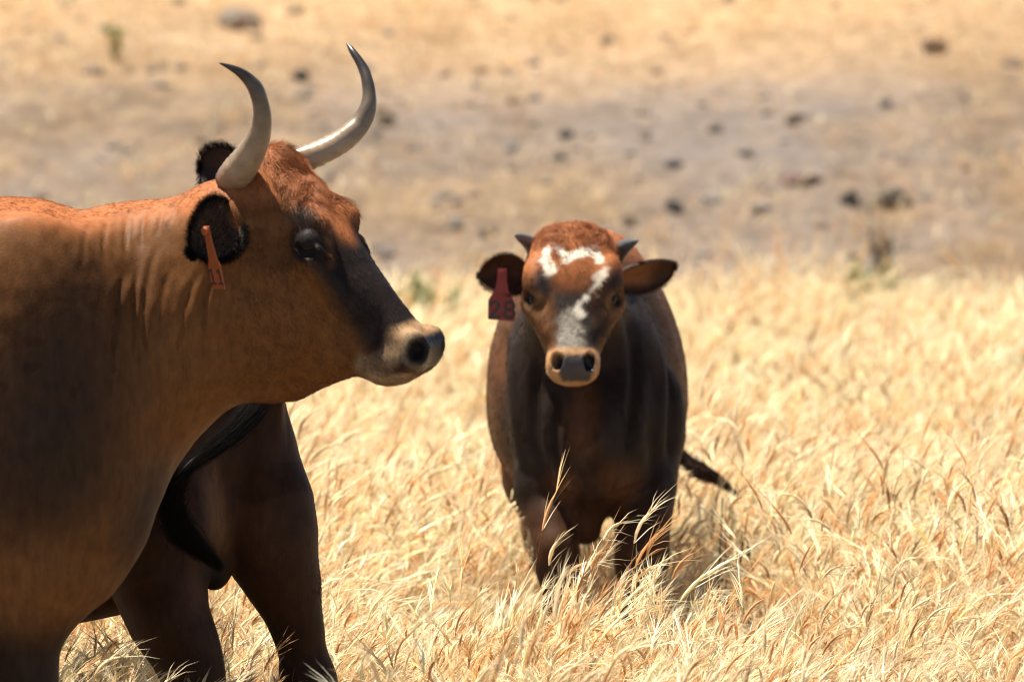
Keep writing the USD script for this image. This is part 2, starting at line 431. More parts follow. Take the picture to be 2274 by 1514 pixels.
def curves(name, strands, widths, material, parent, color=None, **kw):
    """Hair: strands is a list of (n, 3) point arrays."""
    path = numbered(f'{parent}/{name}')
    c = UsdGeom.BasisCurves.Define(stage, path)
    c.CreateTypeAttr('linear'); c.CreateWrapAttr('nonperiodic')
    c.CreatePointsAttr(Vt.Vec3fArray.FromNumpy(np.vstack(strands).astype(np.float32)))
    c.CreateCurveVertexCountsAttr(Vt.IntArray([len(s) for s in strands]))
    w = np.concatenate([np.linspace(1, 0.25, len(s)) * wd for s, wd in zip(strands, np.broadcast_to(widths, len(strands)))])
    c.CreateWidthsAttr(Vt.FloatArray.FromNumpy(w.astype(np.float32))); c.SetWidthsInterpolation('vertex')
    if color is not None:
        UsdGeom.PrimvarsAPI(c).CreatePrimvar('coat', Sdf.ValueTypeNames.Color3fArray, 'uniform').Set(Vt.Vec3fArray.FromNumpy(np.asarray(color, np.float32)))
    UsdShade.MaterialBindingAPI.Apply(c.GetPrim()).Bind(material)
    keys(c.GetPrim(), **kw)
    return path

def tufts(rng, roots, dirs, length, spread, n=6, droop=0.0, per=1, curl=0.0):
    out = []
    for p, d in zip(roots, dirs):
        for _ in range(per):
            dd = d / (np.linalg.norm(d) + 1e-9) + rng.normal(0, spread, 3)
            dd /= np.linalg.norm(dd)
            L = length * rng.uniform(0.5, 1.25)
            t = np.linspace(0, 1, n)[:, None]
            q = p + rng.normal(0, 0.002, 3) + dd * L * t + np.array([0, 0, -droop]) * t ** 2
            if curl:
                q = q + rng.normal(0, curl, 3) * np.sin(t * np.pi * 1.3)
            out.append(q)
    return out

def fur(rng, name, V, F, N, C, weight, count, length, flow, lift, parent, at, width=.0006, jitter=.12, n=4, clump=5.0, **kw):
    """Short hair lying along flow(points, normals) on the faces of a skin, coloured like the skin below; weight per vertex."""
    tri = V[F]; area = np.linalg.norm(np.cross(tri[:, 1] - tri[:, 0], tri[:, 2] - tri[:, 0]), axis=1) * weight[F].mean(1)
    k = rng.choice(len(F), count, p=area / area.sum())
    b = rng.dirichlet((1, 1, 1), count)
    P = (tri[k] * b[..., None]).sum(1); nn = (N[F[k]] * b[..., None]).sum(1); c = (C[F[k]] * b[..., None]).sum(1)
    nn /= np.linalg.norm(nn, axis=1, keepdims=True)
    d = flow(P, nn); d = d - nn * (d * nn).sum(1, keepdims=True); d /= np.linalg.norm(d, axis=1, keepdims=True) + 1e-9
    tuft = np.stack([meshkit.noise(P * 55, s) for s in (1, 2, 3)], 1) - .5
    d = d + rng.normal(0, jitter, d.shape) + tuft * jitter * clump
    L = np.broadcast_to(length(P) if callable(length) else length, (count,)) * rng.uniform(.6, 1.3, count)
    t = np.linspace(0, 1, n)
    pts = P[:, None] - nn[:, None] * .001 + L[:, None, None] * (t[None, :, None] * d[:, None] + lift * np.sin(t * 2.0)[None, :, None] * nn[:, None])
    c = c * rng.uniform(.75, 1.3, (count, 1))
    return curves(name, list(pts - at), width, M_FUR, parent, color=c, **kw)

def along_rim(rng, rim, out, count):
    k, t = rng.integers(0, len(rim) - 1, count), rng.random((count, 1))
    return rim[k] * (1 - t) + rim[k + 1] * t, out[k] * (1 - t) + out[k + 1] * t

def fuse(parts):
    """One mesh and one colour array of (mesh, colours) pairs."""
    V = np.vstack([np.asarray(m.vertices) for m, _ in parts]); n = 0; F = []
    for m, _ in parts:
        F.append(np.asarray(m.faces) + n); n += len(m.vertices)
    return (V, np.vstack(F)), np.vstack([c for _, c in parts])

class Frame:
    """A head's own axes: x along the face (level), y to its left, z up, and pixels laid onto planes of constant y."""
    def __init__(self, origin, yaw, roll, pitch=0.0):
        cy, sy, cr, sr = math.cos(yaw), math.sin(yaw), math.cos(roll), math.sin(roll)
        self.o = np.asarray(origin, float)
        F, L = np.array([cy, -sy, 0.0]), np.array([sy * cr, cy * cr, sr])
        U = np.cross(F, L)
        cp, sp = math.cos(pitch), math.sin(pitch)
        F, U = F * cp - U * sp, U * cp + F * sp
        self.M = np.stack([F, L, U])
    def local(self, P): return (np.asarray(P) - self.o) @ self.M.T
    def world(self, Q): return np.asarray(Q) @ self.M + self.o
    def px(self, u, v, y=0.0): return self.local(on_plane(u, v, self.o, self.M[1], y))
    def pts(self, rows):
        """rows (u, v, y) -> local (x, z)"""
        return np.array([self.px(*r)[[0, 2]] for r in rows])

# ---------------------------------------------------------------- the big bull in front
D1 = 18.0
H = Frame(unproject(615, 330, 17.93), math.radians(25.5), math.radians(5))
bull_outline = [(606, 322, 0), (640, 338, 0), (672, 386, 0), (708, 434, 0), (742, 480, 0), (775, 522, 0.004), (833, 577, 0.036), (869, 622, 0.036), (902, 668, 0.036), (934, 706, 0.038),
    (957, 728, 0.036), (973, 748, 0.034), (977, 768, 0.034), (969, 796, 0.032), (953, 820, 0.03), (928, 838, 0.02), (903, 850, 0.01), (880, 855, 0), (852, 854, 0), (830, 845, 0),
    (806, 835, 0), (785, 836, 0), (760, 844, 0), (727, 857, 0), (687, 877, 0), (661, 889, 0), (628, 891, 0), (585, 884, 0), (500, 850, 0), (420, 760, 0), (390, 640, 0), (400, 520, 0), (450, 450, 0), (515, 408, 0), (570, 350, 0)]
bull_widths = [(612, 335, .056, .05), (680, 430, .094, .05), (742, 500, .095, .055), (690, 560, .101, .06), (800, 570, .066, .045), (760, 640, .078, .055), (860, 640, .046, .036), (820, 720, .060, .05),
    (910, 712, .048, .036), (935, 770, .056, .045), (885, 790, .060, .045), (850, 830, .044, .032), (790, 812, .054, .04), (720, 760, .082, .065), (640, 700, .102, .08), (660, 840, .055, .06), (630, 880, .032, .05),
    (560, 850, .080, .07), (500, 600, .118, .09), (580, 560, .104, .08), (440, 600, .125, .1), (560, 420, .088, .06), (450, 480, .090, .07)]
bull_prof = Profile(H.pts(bull_outline), [(*H.px(u, v)[[0, 2]], w, r) for u, v, w, r in bull_widths], 0.06, power=2.3)
TZ = lambda u, v, d=D1: unproject(u, v, d)
bull_knots = [(TZ(u, 0)[0], TZ(u, t)[2], TZ(u, b)[2], w, D1 + yc, egg, ex) for u, t, b, w, yc, egg, ex in [
    (-1370, 600, 980, .10, 0, 0, 2), (-1310, 520, 1120, .19, 0, 0, 2.2), (-1150, 462, 1260, .27, 0, 0, 2.3), (-700, 470, 1420, .35, 0, .05, 2.2), (-350, 455, 1430, .34, 0, .1, 2.2), (-100, 441, 1400, .30, 0, .15, 2.2),
    (0, 438, 1368, .285, 0, .12, 2.3), (100, 448, 1368, .27, 0, .12, 2.3), (175, 467, 1358, .25, 0, .12, 2.3), (240, 454, 1310, .215, -.003, .12, 2.2), (300, 447, 1220, .185, -.008, .12, 2.2), (350, 442, 1105, .17, -.02, .1, 2.2),
    (420, 433, 1003, .15, -.035, .12, 2.2), (480, 424, 930, .13, -.05, .1, 2.2), (530, 440, 890, .11, -.06, .05, 2.2), (590, 520, 860, .08, -.07, 0, 2.2)]]
near, far = D1 - 0.17, D1 + 0.17
def leg_pts(rows, depth):
    return [(*unproject(u, v, depth + dy), r) for u, v, r, dy in rows]
bull_legs = [
    leg_pts([(60, 1120, .12, .06), (66, 1260, .095, .02), (62, 1370, .070, 0), (50, 1500, .056, 0), (48, 1560, .055, 0), (46, 1680, .038, 0), (46, 1790, .042, 0), (70, 1850, .045, 0), (82, 1890, .055, 0)], near),
    leg_pts([(-40, 1120, .12, -.06), (-50, 1260, .09, 0), (-50, 1370, .066, 0), (-60, 1520, .052, 0), (-70, 1690, .038, 0), (-75, 1800, .042, 0), (-50, 1890, .052, 0)], far),
    leg_pts([(-1180, 900, .20, .06), (-1080, 1180, .12, .02), (-1190, 1400, .066, 0), (-1260, 1480, .055, 0), (-1220, 1680, .042, 0), (-1210, 1800, .045, 0), (-1180, 1890, .052, 0)], near),
    leg_pts([(-1150, 900, .20, -.06), (-1000, 1180, .12, 0), (-1080, 1400, .066, 0), (-1140, 1480, .055, 0), (-1080, 1680, .042, 0), (-1070, 1800, .045, 0), (-1040, 1890, .052, 0)], far)]

EYE_L = H.px(680, 541, -0.0955)          # the visible eye, in the head's axes

def bull_head(q, far=0.0):
    """The head solid; q in the head's axes, y folded to the visible side so that both halves are alike."""
    f = bull_prof.at(q)
    m = H.px
    # brow over the eye, cheek bone, chewing muscle
    f = smin(f, ellipsoid(q, m(688, 495, -.064), (.038, .015, .022)), .04)
    f = smin(f, cone(q, m(690, 585, -.090), m(800, 690, -.046), .018, .012), .04)
    f = smin(f, ellipsoid(q, m(590, 700, -.080), (.085, .03, .10)), .05)
    # muzzle: nostril wing, lips
    f = smin(f, ellipsoid(q, m(924, 772, -.036), (.024, .017, .032)), .022)
    f = smin(f, ellipsoid(q, m(868, 808, -.040), (.05, .022, .024)), .025)
    f = smax(f, -ellipsoid(q, m(926, 780, -.056), (.0145, .020, .019)), .007)
    lip = chain(q, [(*m(958, 826, .008), .004), (*m(925, 834, -.046), .0045), (*m(880, 828, -.060), .004), (*m(825, 814, -.060), .003), (*m(803, 802, -.058), .002)], .004)
    f = smax(f, -lip, .007)
    f = smax(f, -ellipsoid(q, m(622, 510, -.132), (.035, .03, .05)), .035)
    q = q - np.stack([0 * q[:, 0], 0 * q[:, 0] + .026 * far, 0 * q[:, 0]], 1)      # the far eye lies a little deeper
    # eye: shallow socket, a heavy upper lid half closed against the sun, a thin lower lid, wrinkles below the brow
    f = smax(f, -ellipsoid(q, EYE_L + [0.002, -.012, -.002], (.025, .013, .017)), .012)
    ball = nrm(q - (EYE_L + [0, .0165, 0])) - .0245
    ez, ex = q[:, 2] - EYE_L[2], q[:, 0] - EYE_L[0]
    up = -(ez + .0050 + .10 * ex - 9.0 * ex ** 2 * .6)
    dn = ez + .0105 + .10 * ex + 9.0 * ex ** 2 * .6 * -1
    f = smin(f, smax(ball - .0042, up, .0025), .004)
    f = smin(f, smax(ball - .0020, dn, .0025), .004)
    f = smax(f, -chain(q, [(*(EYE_L + [-.030, -.010, .010]), .0028), (*(EYE_L + [-.010, -.0185, .0165]), .0032), (*(EYE_L + [.014, -.0165, .0135]), .0032), (*(EYE_L + [.030, -.004, .001]), .0026)], .003), .005)
    f = smax(f, -chain(q, [(*(EYE_L + [-.026, -.008, -.016]), .0022), (*(EYE_L + [.0, -.0125, -.0225]), .0028), (*(EYE_L + [.026, -.006, -.014]), .0022)], .003), .006)
    f = smin(f, cone(q, EYE_L + [.026, -.004, -.008], EYE_L + [.052, .012, -.030], .006, .003), .010)
    return f

def bull_sdf(P):
    q = H.local(P); far = (q[:, 1] > 0) * 1.0; q[:, 1] = -np.abs(q[:, 1])
    f = bull_head(q, far)
    f = smin(f, loft(P, bull_knots), .05)
    # neck muscle behind the ear, shoulder blade, brisket
    f = smin(f, cone(P, H.world(H.px(508, 500, -.055)), unproject(405, 790, D1 - .072), .065, .085), .06)
    f = smin(f, ellipsoid(P, unproject(70, 880, D1 - .195), (.19, .065, .33)), .11)
    f = smin(f, ellipsoid(P, unproject(185, 1100, D1 - .13), (.12, .08, .17)), .08)
    f = smin(f, ellipsoid(P, unproject(110, 1276, D1 - .15), (.12, .10, .082)), .03)
    for lp in bull_legs:
        f = smin(f, chain(P, lp, .04), .05)
    # hoof tops and the folds across the neck
    return f

xs = axis_steps((-2.2, -1.05, .022), (-1.05, -0.72, .0065), (-0.72, -0.10, .0055))
ys = axis_steps((17.35, 17.62, .02), (17.62, 18.06, .0065), (18.06, 18.46, .016))
zs = axis_steps((-.03, .40, .02), (.40, .72, .010), (.72, 1.42, .0055))
bull_m = largest(nets(bull_sdf, xs, ys, zs))


def project(P):
    """Pixels of the photograph at which points of the scene stand."""
    d = np.asarray(P) - EYE
    w = d[:, 1] * math.cos(PITCH) - d[:, 2] * math.sin(PITCH)
    up = d[:, 2] * math.cos(PITCH) + d[:, 1] * math.sin(PITCH)
    return np.stack([PW / 2 + FPX * d[:, 0] / w, PH / 2 - FPX * up / w], 1)

def spot(U, u, v, ru, rv, rot=0.0, hard=2.2):
    c, s = math.cos(math.radians(rot)), math.sin(math.radians(rot))
    du, dv = U[:, 0] - u, U[:, 1] - v
    return np.exp(-hard * (((du * c + dv * s) / ru) ** 2 + ((-du * s + dv * c) / rv) ** 2) ** 1.5)

def line_dist(U, pts):
    best = np.full(len(U), 1e9)
    for p, q in zip(np.asarray(pts, float)[:-1], np.asarray(pts, float)[1:]):
        e = q - p
        t = np.clip((U - p) @ e / (e @ e), 0, 1)
        best = np.minimum(best, np.linalg.norm(U - p - t[:, None] * e, axis=1))
    return best

def displace(m, amount):
    n = np.array(m.vertex_normals)
    m.vertices = m.vertices + n * amount[:, None]

# folds of skin across the neck
U = project(bull_m.vertices)
fold = np.zeros(len(U)); front = smoothstep(18.02, 17.95, bull_m.vertices[:, 1])
for pts, wd, dp in [([(196, 492), (188, 545), (180, 610)], 6, .0022), ([(243, 478), (230, 540), (238, 590)], 5, .003), ([(283, 470), (278, 520), (280, 585)], 5, .0035), ([(326, 462), (318, 510), (316, 562)], 6, .0035),
        ([(362, 458), (356, 500), (344, 535)], 5, .003), ([(395, 452), (385, 490), (370, 512)], 5, .0025), ([(276, 605), (256, 690), (248, 790), (252, 860)], 8, .0055), ([(309, 585), (296, 680), (294, 800)], 6, .0028),
        ([(347, 545), (326, 640), (316, 740), (322, 850)], 7, .0035), ([(380, 590), (362, 650), (352, 730)], 6, .0022), ([(440, 600), (408, 690), (388, 790)], 8, .003), ([(474, 600), (450, 680), (446, 770)], 8, .0045), ([(226, 795), (240, 850)], 6, .0025)]:
    d = line_dist(U, np.array(smooth_curve(pts, 14)) if len(pts) > 2 else pts)
    ends = smoothstep(-5, 45, np.minimum(U[:, 1] - pts[0][1], pts[-1][1] - U[:, 1]))
    fold -= dp * np.exp(-(d / wd) ** 2) * front * ends
    fold += dp * 0.5 * np.exp(-((d - 2.1 * wd) / (1.4 * wd)) ** 2) * front * ends
wob = meshkit.fbm(bull_m.vertices * 9, 3, 5) - 0.5
displace(bull_m, .8 * fold + 0.012 * wob * (bull_m.vertices[:, 0] < -0.45) + 0.003 * wob)
# ---------------------------------------------------------------- the bull's coat, horns, ears, eyes
def paint(col, w, color, amount=1.0):
    w = np.clip(w * amount, 0, 1)[:, None]
    return col * (1 - w) + np.asarray(color) * w

def head_px(V):
    q = H.local(V); q[:, 1] = -np.abs(q[:, 1])
    return project(H.world(q)), q

V = np.array(bull_m.vertices)
U, q = head_px(V)
inhead = smoothstep(430, 520, U[:, 0]) * (np.linalg.norm(q, axis=1) < 0.75)
Uw = project(V)
n3 = meshkit.fbm(V * 7, 4, 3)
col = np.tile(BROWN, (len(V), 1))
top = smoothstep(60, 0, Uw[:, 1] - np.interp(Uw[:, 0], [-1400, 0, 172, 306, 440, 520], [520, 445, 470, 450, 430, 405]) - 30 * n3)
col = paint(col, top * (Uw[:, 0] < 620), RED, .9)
col = paint(col, spot(Uw, 130, 860, 230, 340, 0), np.array([.020, .0115, .0068]), .88)  # dark shoulder and chest coat, blackened further as painted shade on the flank
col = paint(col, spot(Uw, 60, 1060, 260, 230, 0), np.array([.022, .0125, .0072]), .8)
col = paint(col, spot(Uw, 230, 640, 140, 160, 20), DARK, .55)
col = paint(col, spot(Uw, 110, 1260, 130, 80, 0), BROWN, .8)
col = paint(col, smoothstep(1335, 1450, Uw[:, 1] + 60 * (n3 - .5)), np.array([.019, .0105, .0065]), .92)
col = paint(col, spot(Uw, 330, 1150, 80, 190, 20), BLACK * 1.5, .75)
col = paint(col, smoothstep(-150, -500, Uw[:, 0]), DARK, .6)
# face
fore = spot(U, 655, 400, 62, 100, -35)
col = paint(col, inhead * fore, RED, 1.0)
ridge = np.exp(-(line_dist(U, [(640, 360), (700, 445), (742, 490), (790, 540)]) / 20) ** 2)
col = paint(col, inhead * spot(U, 700, 540, 72, 62, 30), BLACK, .95)
col = paint(col, inhead * spot(U, 672, 478, 52, 34, 0), GREY * .16, .9)
face = line_dist(U, [(770, 560), (810, 620), (850, 680), (880, 720), (905, 745)])
col = paint(col, inhead * smoothstep(115, 55, face + 26 * (n3 - .5)), BLACK, .97)
col = paint(col, inhead * spot(U, 800, 545, 26, 60, -35) * 1.0, BLACK, .8)
col = paint(col, inhead * ridge * smoothstep(560, 520, U[:, 1]), RED, .9)
col = paint(col, inhead * np.exp(-(line_dist(U, [(700, 515), (735, 540), (735, 585)]) / 11) ** 2), BROWN, .6)
muz = line_dist(U, [(868, 760), (868, 800), (825, 815)])
col = paint(col, inhead * smoothstep(34, 14, line_dist(U, [(880, 748), (872, 785), (840, 812), (812, 812)]) + 10 * (n3 - .5)), np.array([.19, .125, .07]), .8)
col = paint(col, inhead * smoothstep(22, 8, line_dist(U, [(885, 738), (925, 722), (955, 734)])), np.array([.30, .185, .095]), .92)
col = paint(col, inhead * smoothstep(26, 10, line_dist(U, [(825, 842), (860, 852), (905, 846)])), np.array([.27, .18, .10]), .9)
nose = smoothstep(40, 29, np.hypot((U[:, 0] - 955) * 1.0, (U[:, 1] - 784) * .80))
col = paint(col, inhead * nose, BLACK * 1.15, .97)
col = paint(col, inhead * np.exp(-((np.hypot(U[:, 0] - 925, (U[:, 1] - 781) * .85) - 30) / 5) ** 2) * smoothstep(940, 925, U[:, 0]), PALE * .45, .6)
col = paint(col, smoothstep(.023, .014, np.linalg.norm(q - H.px(927, 781, -.046), axis=1)), BLACK * .4, 1)
col = paint(col, smoothstep(.016, .0, np.linalg.norm(q - EYE_L, axis=1) - .026), BLACK * 1.1, .97)
col = paint(col, (project(V)[:, 1] > 1830) * 1.0, BLACK, 1)
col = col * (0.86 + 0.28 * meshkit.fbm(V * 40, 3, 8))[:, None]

def ear_colors(info, outer, inner, rimc, fuzz):
    o, t, s = info[:, 0], info[:, 1], np.abs(info[:, 2])
    c = np.where(o[:, None] > .5, outer, inner)
    c = paint(c, smoothstep(.38, .82, np.maximum(s, t)) , rimc, .95)
    return c * (0.8 + 0.4 * fuzz)[:, None]

BL = (0.0, D1, 0.0)          # the bull's base on the ground, below the neck
BULL_AT = np.array([unproject(100, 1900, D1)[0], D1, 0.0])
e_root, e_tip = H.world(H.px(517, 470, -.118)), H.world(H.px(424, 562, -.235))
ear1, info1, rim1, rdir1, nr1, in1 = ear_mesh(e_root, e_tip, unproject(527, 575, 17.81) - unproject(443, 445, 17.79), .054, .9, curve=(-.006, 0, -.004))
f_root, f_tip = H.world(H.px(575, 405, .085)), H.world(H.px(446, 372, .15))
ear2, info2, rim2, rdir2, nr2, _ = ear_mesh(f_root, f_tip, unproject(480, 420, 18) - unproject(470, 340, 18), .050, 0.9, curve=(0, 0, .008))
ec1 = ear_colors(info1, BLACK * 1.2, np.array([.034, .0155, .0085]), BLACK, meshkit.fbm(ear1.vertices * 60, 3, 2))
ec2 = ear_colors(info2, BLACK, np.array([.04, .02, .012]), BLACK, meshkit.fbm(ear2.vertices * 60, 3, 2))
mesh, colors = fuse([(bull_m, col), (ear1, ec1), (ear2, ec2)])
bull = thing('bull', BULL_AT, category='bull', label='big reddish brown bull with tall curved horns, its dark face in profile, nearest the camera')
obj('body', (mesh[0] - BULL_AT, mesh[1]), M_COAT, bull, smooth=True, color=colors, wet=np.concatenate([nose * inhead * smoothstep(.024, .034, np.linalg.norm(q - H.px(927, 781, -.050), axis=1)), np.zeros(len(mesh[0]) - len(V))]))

def horn_part(name, rows, frame, parent, base, tipc, sides=20, label=None, bulge=0.0):
    """rows (u, v, radius in pixels, y in the head)."""
    P = np.array([[*on_plane(u, v, frame.o, frame.M[1], y), r] for u, v, r, y in rows])
    C = smooth_curve(P, 60)
    scale = FPX / np.linalg.norm(C[:, :3] - EYE, axis=1)
    v, f = tube(C[:, :3], np.maximum(C[:, 3], .6) / scale, sides)
    t = np.concatenate([np.repeat(np.linspace(0, 1, 60), sides), [0, 1]])
    n = meshkit.fbm(v * np.array([45, 45, 45]), 3, 4)
    ring = np.sin(t * 150 + 5 * n) * smoothstep(.45, .12, t)
    c = lerp(np.array([.19, .12, .065]), np.array([.27, .195, .12]), smoothstep(.02, .2, t))
    c = paint(c, smoothstep(.18, .62, t + .25 * (n - .5)), np.array([.095, .072, .048]))
    c = paint(c, smoothstep(.55, .85, t + .15 * (n - .5)), np.asarray(tipc))
    c = paint(c, smoothstep(.10, .0, t), np.asarray(base))
    m = trimesh.Trimesh(v, f, process=False); displace(m, .0011 * ring + .0014 * (n - .5))
    obj(name, (m.vertices - BULL_AT, f), M_HORN, parent, smooth=True, color=c * (.8 + .4 * n)[:, None], label=label)
    return C

horn1 = horn_part('horn', [(514, 404, 38, -.070), (530, 380, 37.5, -.085), (553, 347, 33, -.105), (573, 308, 27, -.12), (582, 265, 21.5, -.135), (578, 227, 18.5, -.145), (566, 195, 17, -.155), (546, 171.5, 13, -.165), (524, 156, 9, -.18), (503, 146.5, 5, -.19), (487, 140.5, 1, -.20)],
    H, bull, (.17, .075, .035), (.022, .017, .016), label='near horn, pale at the base')
horn2 = horn_part('horn', [(640, 368, 30, .055), (676, 353, 30, .075), (716, 337, 28, .095), (752, 318, 27, .115), (779, 297, 26, .13), (800, 275, 23.5, .145), (815, 247, 20, .155), (820, 217, 16, .165), (816, 181, 13.2, .175), (804.5, 148, 11, .185), (788, 122, 8.5, .19), (777, 106, 5.5, .197), (770, 97, 1.2, .2)],
    H, bull, (.2, .14, .085), (.024, .019, .018))
for sgn in (1, -1):
    e = EYE_L + [0, .0165, 0]; e = H.world(np.array([e[0], sgn * (e[1] + (.026 if sgn < 0 else 0)), e[2]]))
    s = trimesh.creation.icosphere(3, .0248); s.apply_translation(e - BULL_AT)
    obj('eye', s, M_EYE, bull, smooth=True)

rng = np.random.default_rng(11)
rp, rd = along_rim(rng, rim1, rdir1, 5200)
curves('ear_hair', tufts(rng, rp - BULL_AT, rd, .013, .55), .0006, M_BLACKHAIR, bull)
rp, rd = along_rim(rng, rim2, rdir2, 2600)
curves('ear_hair', tufts(rng, rp - BULL_AT, rd, .013, .32), .0006, M_BLACKHAIR, bull)
k = rng.integers(2, in1.shape[0] - 5, 700), rng.integers(2, in1.shape[1] - 2, 700)
curves('inner_ear_hair', tufts(rng, in1[k] - BULL_AT, np.tile(nr1 * .45 + (e_tip - e_root) * 4, (700, 1)), .022, .25, n=6, droop=.004), .0006, M_EARHAIR, bull)
# curls on the poll and forehead, the short coat everywhere else
bn, bf = np.array(bull_m.vertex_normals), np.array(bull_m.faces)
qh = H.local(V); onhead = (np.linalg.norm(qh, axis=1) < .62) * smoothstep(470, 560, Uw[:, 0])
soft = np.clip(spot(U, 655, 385, 52, 95, -34) * 1.4, 0, 1) * onhead * (bn @ H.M[2] > -.3)
def face_flow(P, N):
    y = H.local(P)[:, 1:2]
    return H.M[0] * .62 - np.array([0, 0, .78]) + H.M[1] * np.clip(y * 9, -.8, .8) + np.stack([meshkit.noise(P * 26, s) - .5 for s in (7, 8, 9)], 1) * 2.2
fur(rng, 'forelock', V, bf, bn, col * 1.05, soft, 8000, .020, face_flow, .28, bull, BULL_AT, .0006, .10, 6)
def body_flow(P, N):
    a = smoothstep(-.62, -.45, P[:, 0])[:, None]
    back = np.array([-.75, 0, -.65]); face = H.M[0] * .62 - np.array([0, 0, .78])
    return back * (1 - a) + face * a * .8 + np.array([0, 0, -.25])
seen = smoothstep(18.3, 18.12, V[:, 1]) * smoothstep(-1.12, -.98, V[:, 0]) * smoothstep(.35, .42, V[:, 2]) * (1 - .85 * smoothstep(52, 40, np.hypot(U[:, 0] - 945, U[:, 1] - 782)) * onhead) * (np.linalg.norm(q - EYE_L, axis=1) > .024)
topline = smoothstep(34, 12, np.abs(Uw[:, 1] - np.interp(Uw[:, 0], [-300, 0, 57, 100, 134, 172, 215, 245, 306, 383, 440, 502], [455, 439, 441, 449, 460, 468, 462, 453, 445, 439, 426, 405])))
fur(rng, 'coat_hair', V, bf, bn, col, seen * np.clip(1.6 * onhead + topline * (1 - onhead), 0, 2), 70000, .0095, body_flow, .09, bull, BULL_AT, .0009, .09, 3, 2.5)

# ear tag of the bull
def tag_mesh(outline, thick):
    from shapely.geometry import Polygon
    p = Polygon(outline).buffer(.002).buffer(-.0005)
    m = trimesh.creation.extrude_polygon(p, thick); m.apply_translation([0, 0, -thick / 2])
    return m
def place_flat(m, origin, xaxis, yaxis):
    x = np.asarray(xaxis, float); x /= np.linalg.norm(x)
    y = np.asarray(yaxis, float); y -= x * (x @ y); y /= np.linalg.norm(y)
    T = np.eye(4); T[:3, 0], T[:3, 1], T[:3, 2], T[:3, 3] = x, y, np.cross(x, y), origin
    m.apply_transform(T); return m
def tag_material(name, color):
    return mat(name, {'g': ('geometry', {}), 'n': ('noise_texture', {'scale': 90.0, 'detail': 4.0}),
        'r': ('rgb_ramp', {'ramp': [(0.3, [c * .8 for c in color]), (0.7, color)]}),
        'p': ('principled_bsdf', {'roughness': .42}), 't': ('translucent_bsdf', {'color': color}), 'x': ('mix_closure', {'fac': .12})},
        [('g.position', 'n.vector'), ('n.fac', 'r.fac'), ('r.color', 'p.base_color'), ('p.BSDF', 'x.closure1'), ('t.BSDF', 'x.closure2')], surface='x.closure')
M_TAG_O = tag_material('orange_tag', (.40, .105, .03))
M_TAG_R = tag_material('red_tag', (.27, .033, .042))
M_INK = mat('tag_ink', {'p': ('principled_bsdf', {'base_color': (.02, .015, .018), 'roughness': .5})}, [])

def ear_tag(origin, xaxis, yaxis, outline, thick, material, number, num_h, num_at, bold, label, stud_r=.009):
    """A plastic ear tag hanging from a stud; its outline in metres, y up, origin at the stud."""
    t = thing('ear_tag', origin, category='ear tag', label=label)
    m = place_flat(tag_mesh(outline, thick), (0, 0, 0), xaxis, yaxis)
    obj('plate', m, material, t)
    z = np.cross(xaxis, yaxis); z = z / np.linalg.norm(z)
    s = trimesh.creation.cylinder(radius=stud_r, height=.007, sections=20); 
    obj('stud', place_flat(s, z * .004, xaxis, yaxis), material, t)
    n = meshkit.text_mesh(number, num_h, .0006, bold=bold)
    b = n.bounds
    n.apply_translation([num_at[0] - (b[0, 0] + b[1, 0]) / 2, num_at[1] - (b[0, 1] + b[1, 1]) / 2, thick / 2 + .0004])
    obj('number', place_flat(n, (0, 0, 0), xaxis, yaxis), M_INK, t)
    return t

# the bull's tag, seen almost edge on
tag_at = H.world(H.px(461, 511, -.215)) + np.array([0, -.04, 0])
down = unproject(500, 640, 17.75) - unproject(462, 511, 17.75)
K = FPX / 17.75
turn = math.radians(56)
tx = np.array([math.cos(turn), -math.sin(turn), 0.0])
outl = [(-.008, .007), (.008, .007), (.009, -.025), (.014, -.055), (.020, -.068), (.020, -.110), (-.018, -.110), (-.018, -.068), (-.012, -.055), (-.009, -.025)]
ear_tag(tag_at, tx, -down, outl, .0022, M_TAG_O, '11', .030, (.001, -.088), False, "orange plastic ear tag hanging in the big bull's near ear", .008)
# ---------------------------------------------------------------- the second bull, walking away behind the first
D2 = 18.72
psi = math.radians(52)
h2 = np.array([-math.sin(psi), math.cos(psi), 0.0]); l2 = np.array([-math.cos(psi), -math.sin(psi), 0.0])   # heading and its left
R2 = np.array([unproject(590, 900, D2)[0], D2, 0.0])            # below the tail head
def to2(P): d = P - R2; return np.stack([d @ h2, d @ l2, d[:, 2]], 1)
def from2(Q): return R2 + np.outer(np.atleast_2d(Q)[:, 0], h2) + np.outer(np.atleast_2d(Q)[:, 1], l2) + np.outer(np.atleast_2d(Q)[:, 2], [0, 0, 1])
knots2 = [(-.01, 1.02, .74, .04, 0, 0, 2), (.06, 1.09, .66, .10, 0, 0, 2.1), (.18, 1.14, .56, .18, 0, 0, 2.2), (.35, 1.15, .43, .235, 0, .05, 2.2), (.6, 1.13, .39, .26, 0, .1, 2.2), (.95, 1.12, .41, .27, 0, .1, 2.2), (1.25, 1.14, .46, .24, 0, .15, 2.2), (1.42, 1.13, .56, .19, 0, .1, 2.1), (1.55, 1.07, .66, .13, 0, .1, 2), (1.72, .98, .62, .10, 0, 0, 2)]
def leg2(rows):   # (u, v, depth, radius)
    return [(*unproject(u, v, d), r) for u, v, d, r in rows]
legA = leg2([(532, 880, 18.80, .072), (556, 1000, 18.78, .080), (586, 1120, 18.76, .086), (600, 1215, 18.76, .083), (636, 1310, 18.77, .058), (662, 1400, 18.78, .039), (682, 1500, 18.80, .042), (690, 1545, 18.80, .040), (676, 1680, 18.78, .033), (672, 1790, 18.77, .038), (655, 1840, 18.75, .040), (640, 1880, 18.74, .05)])
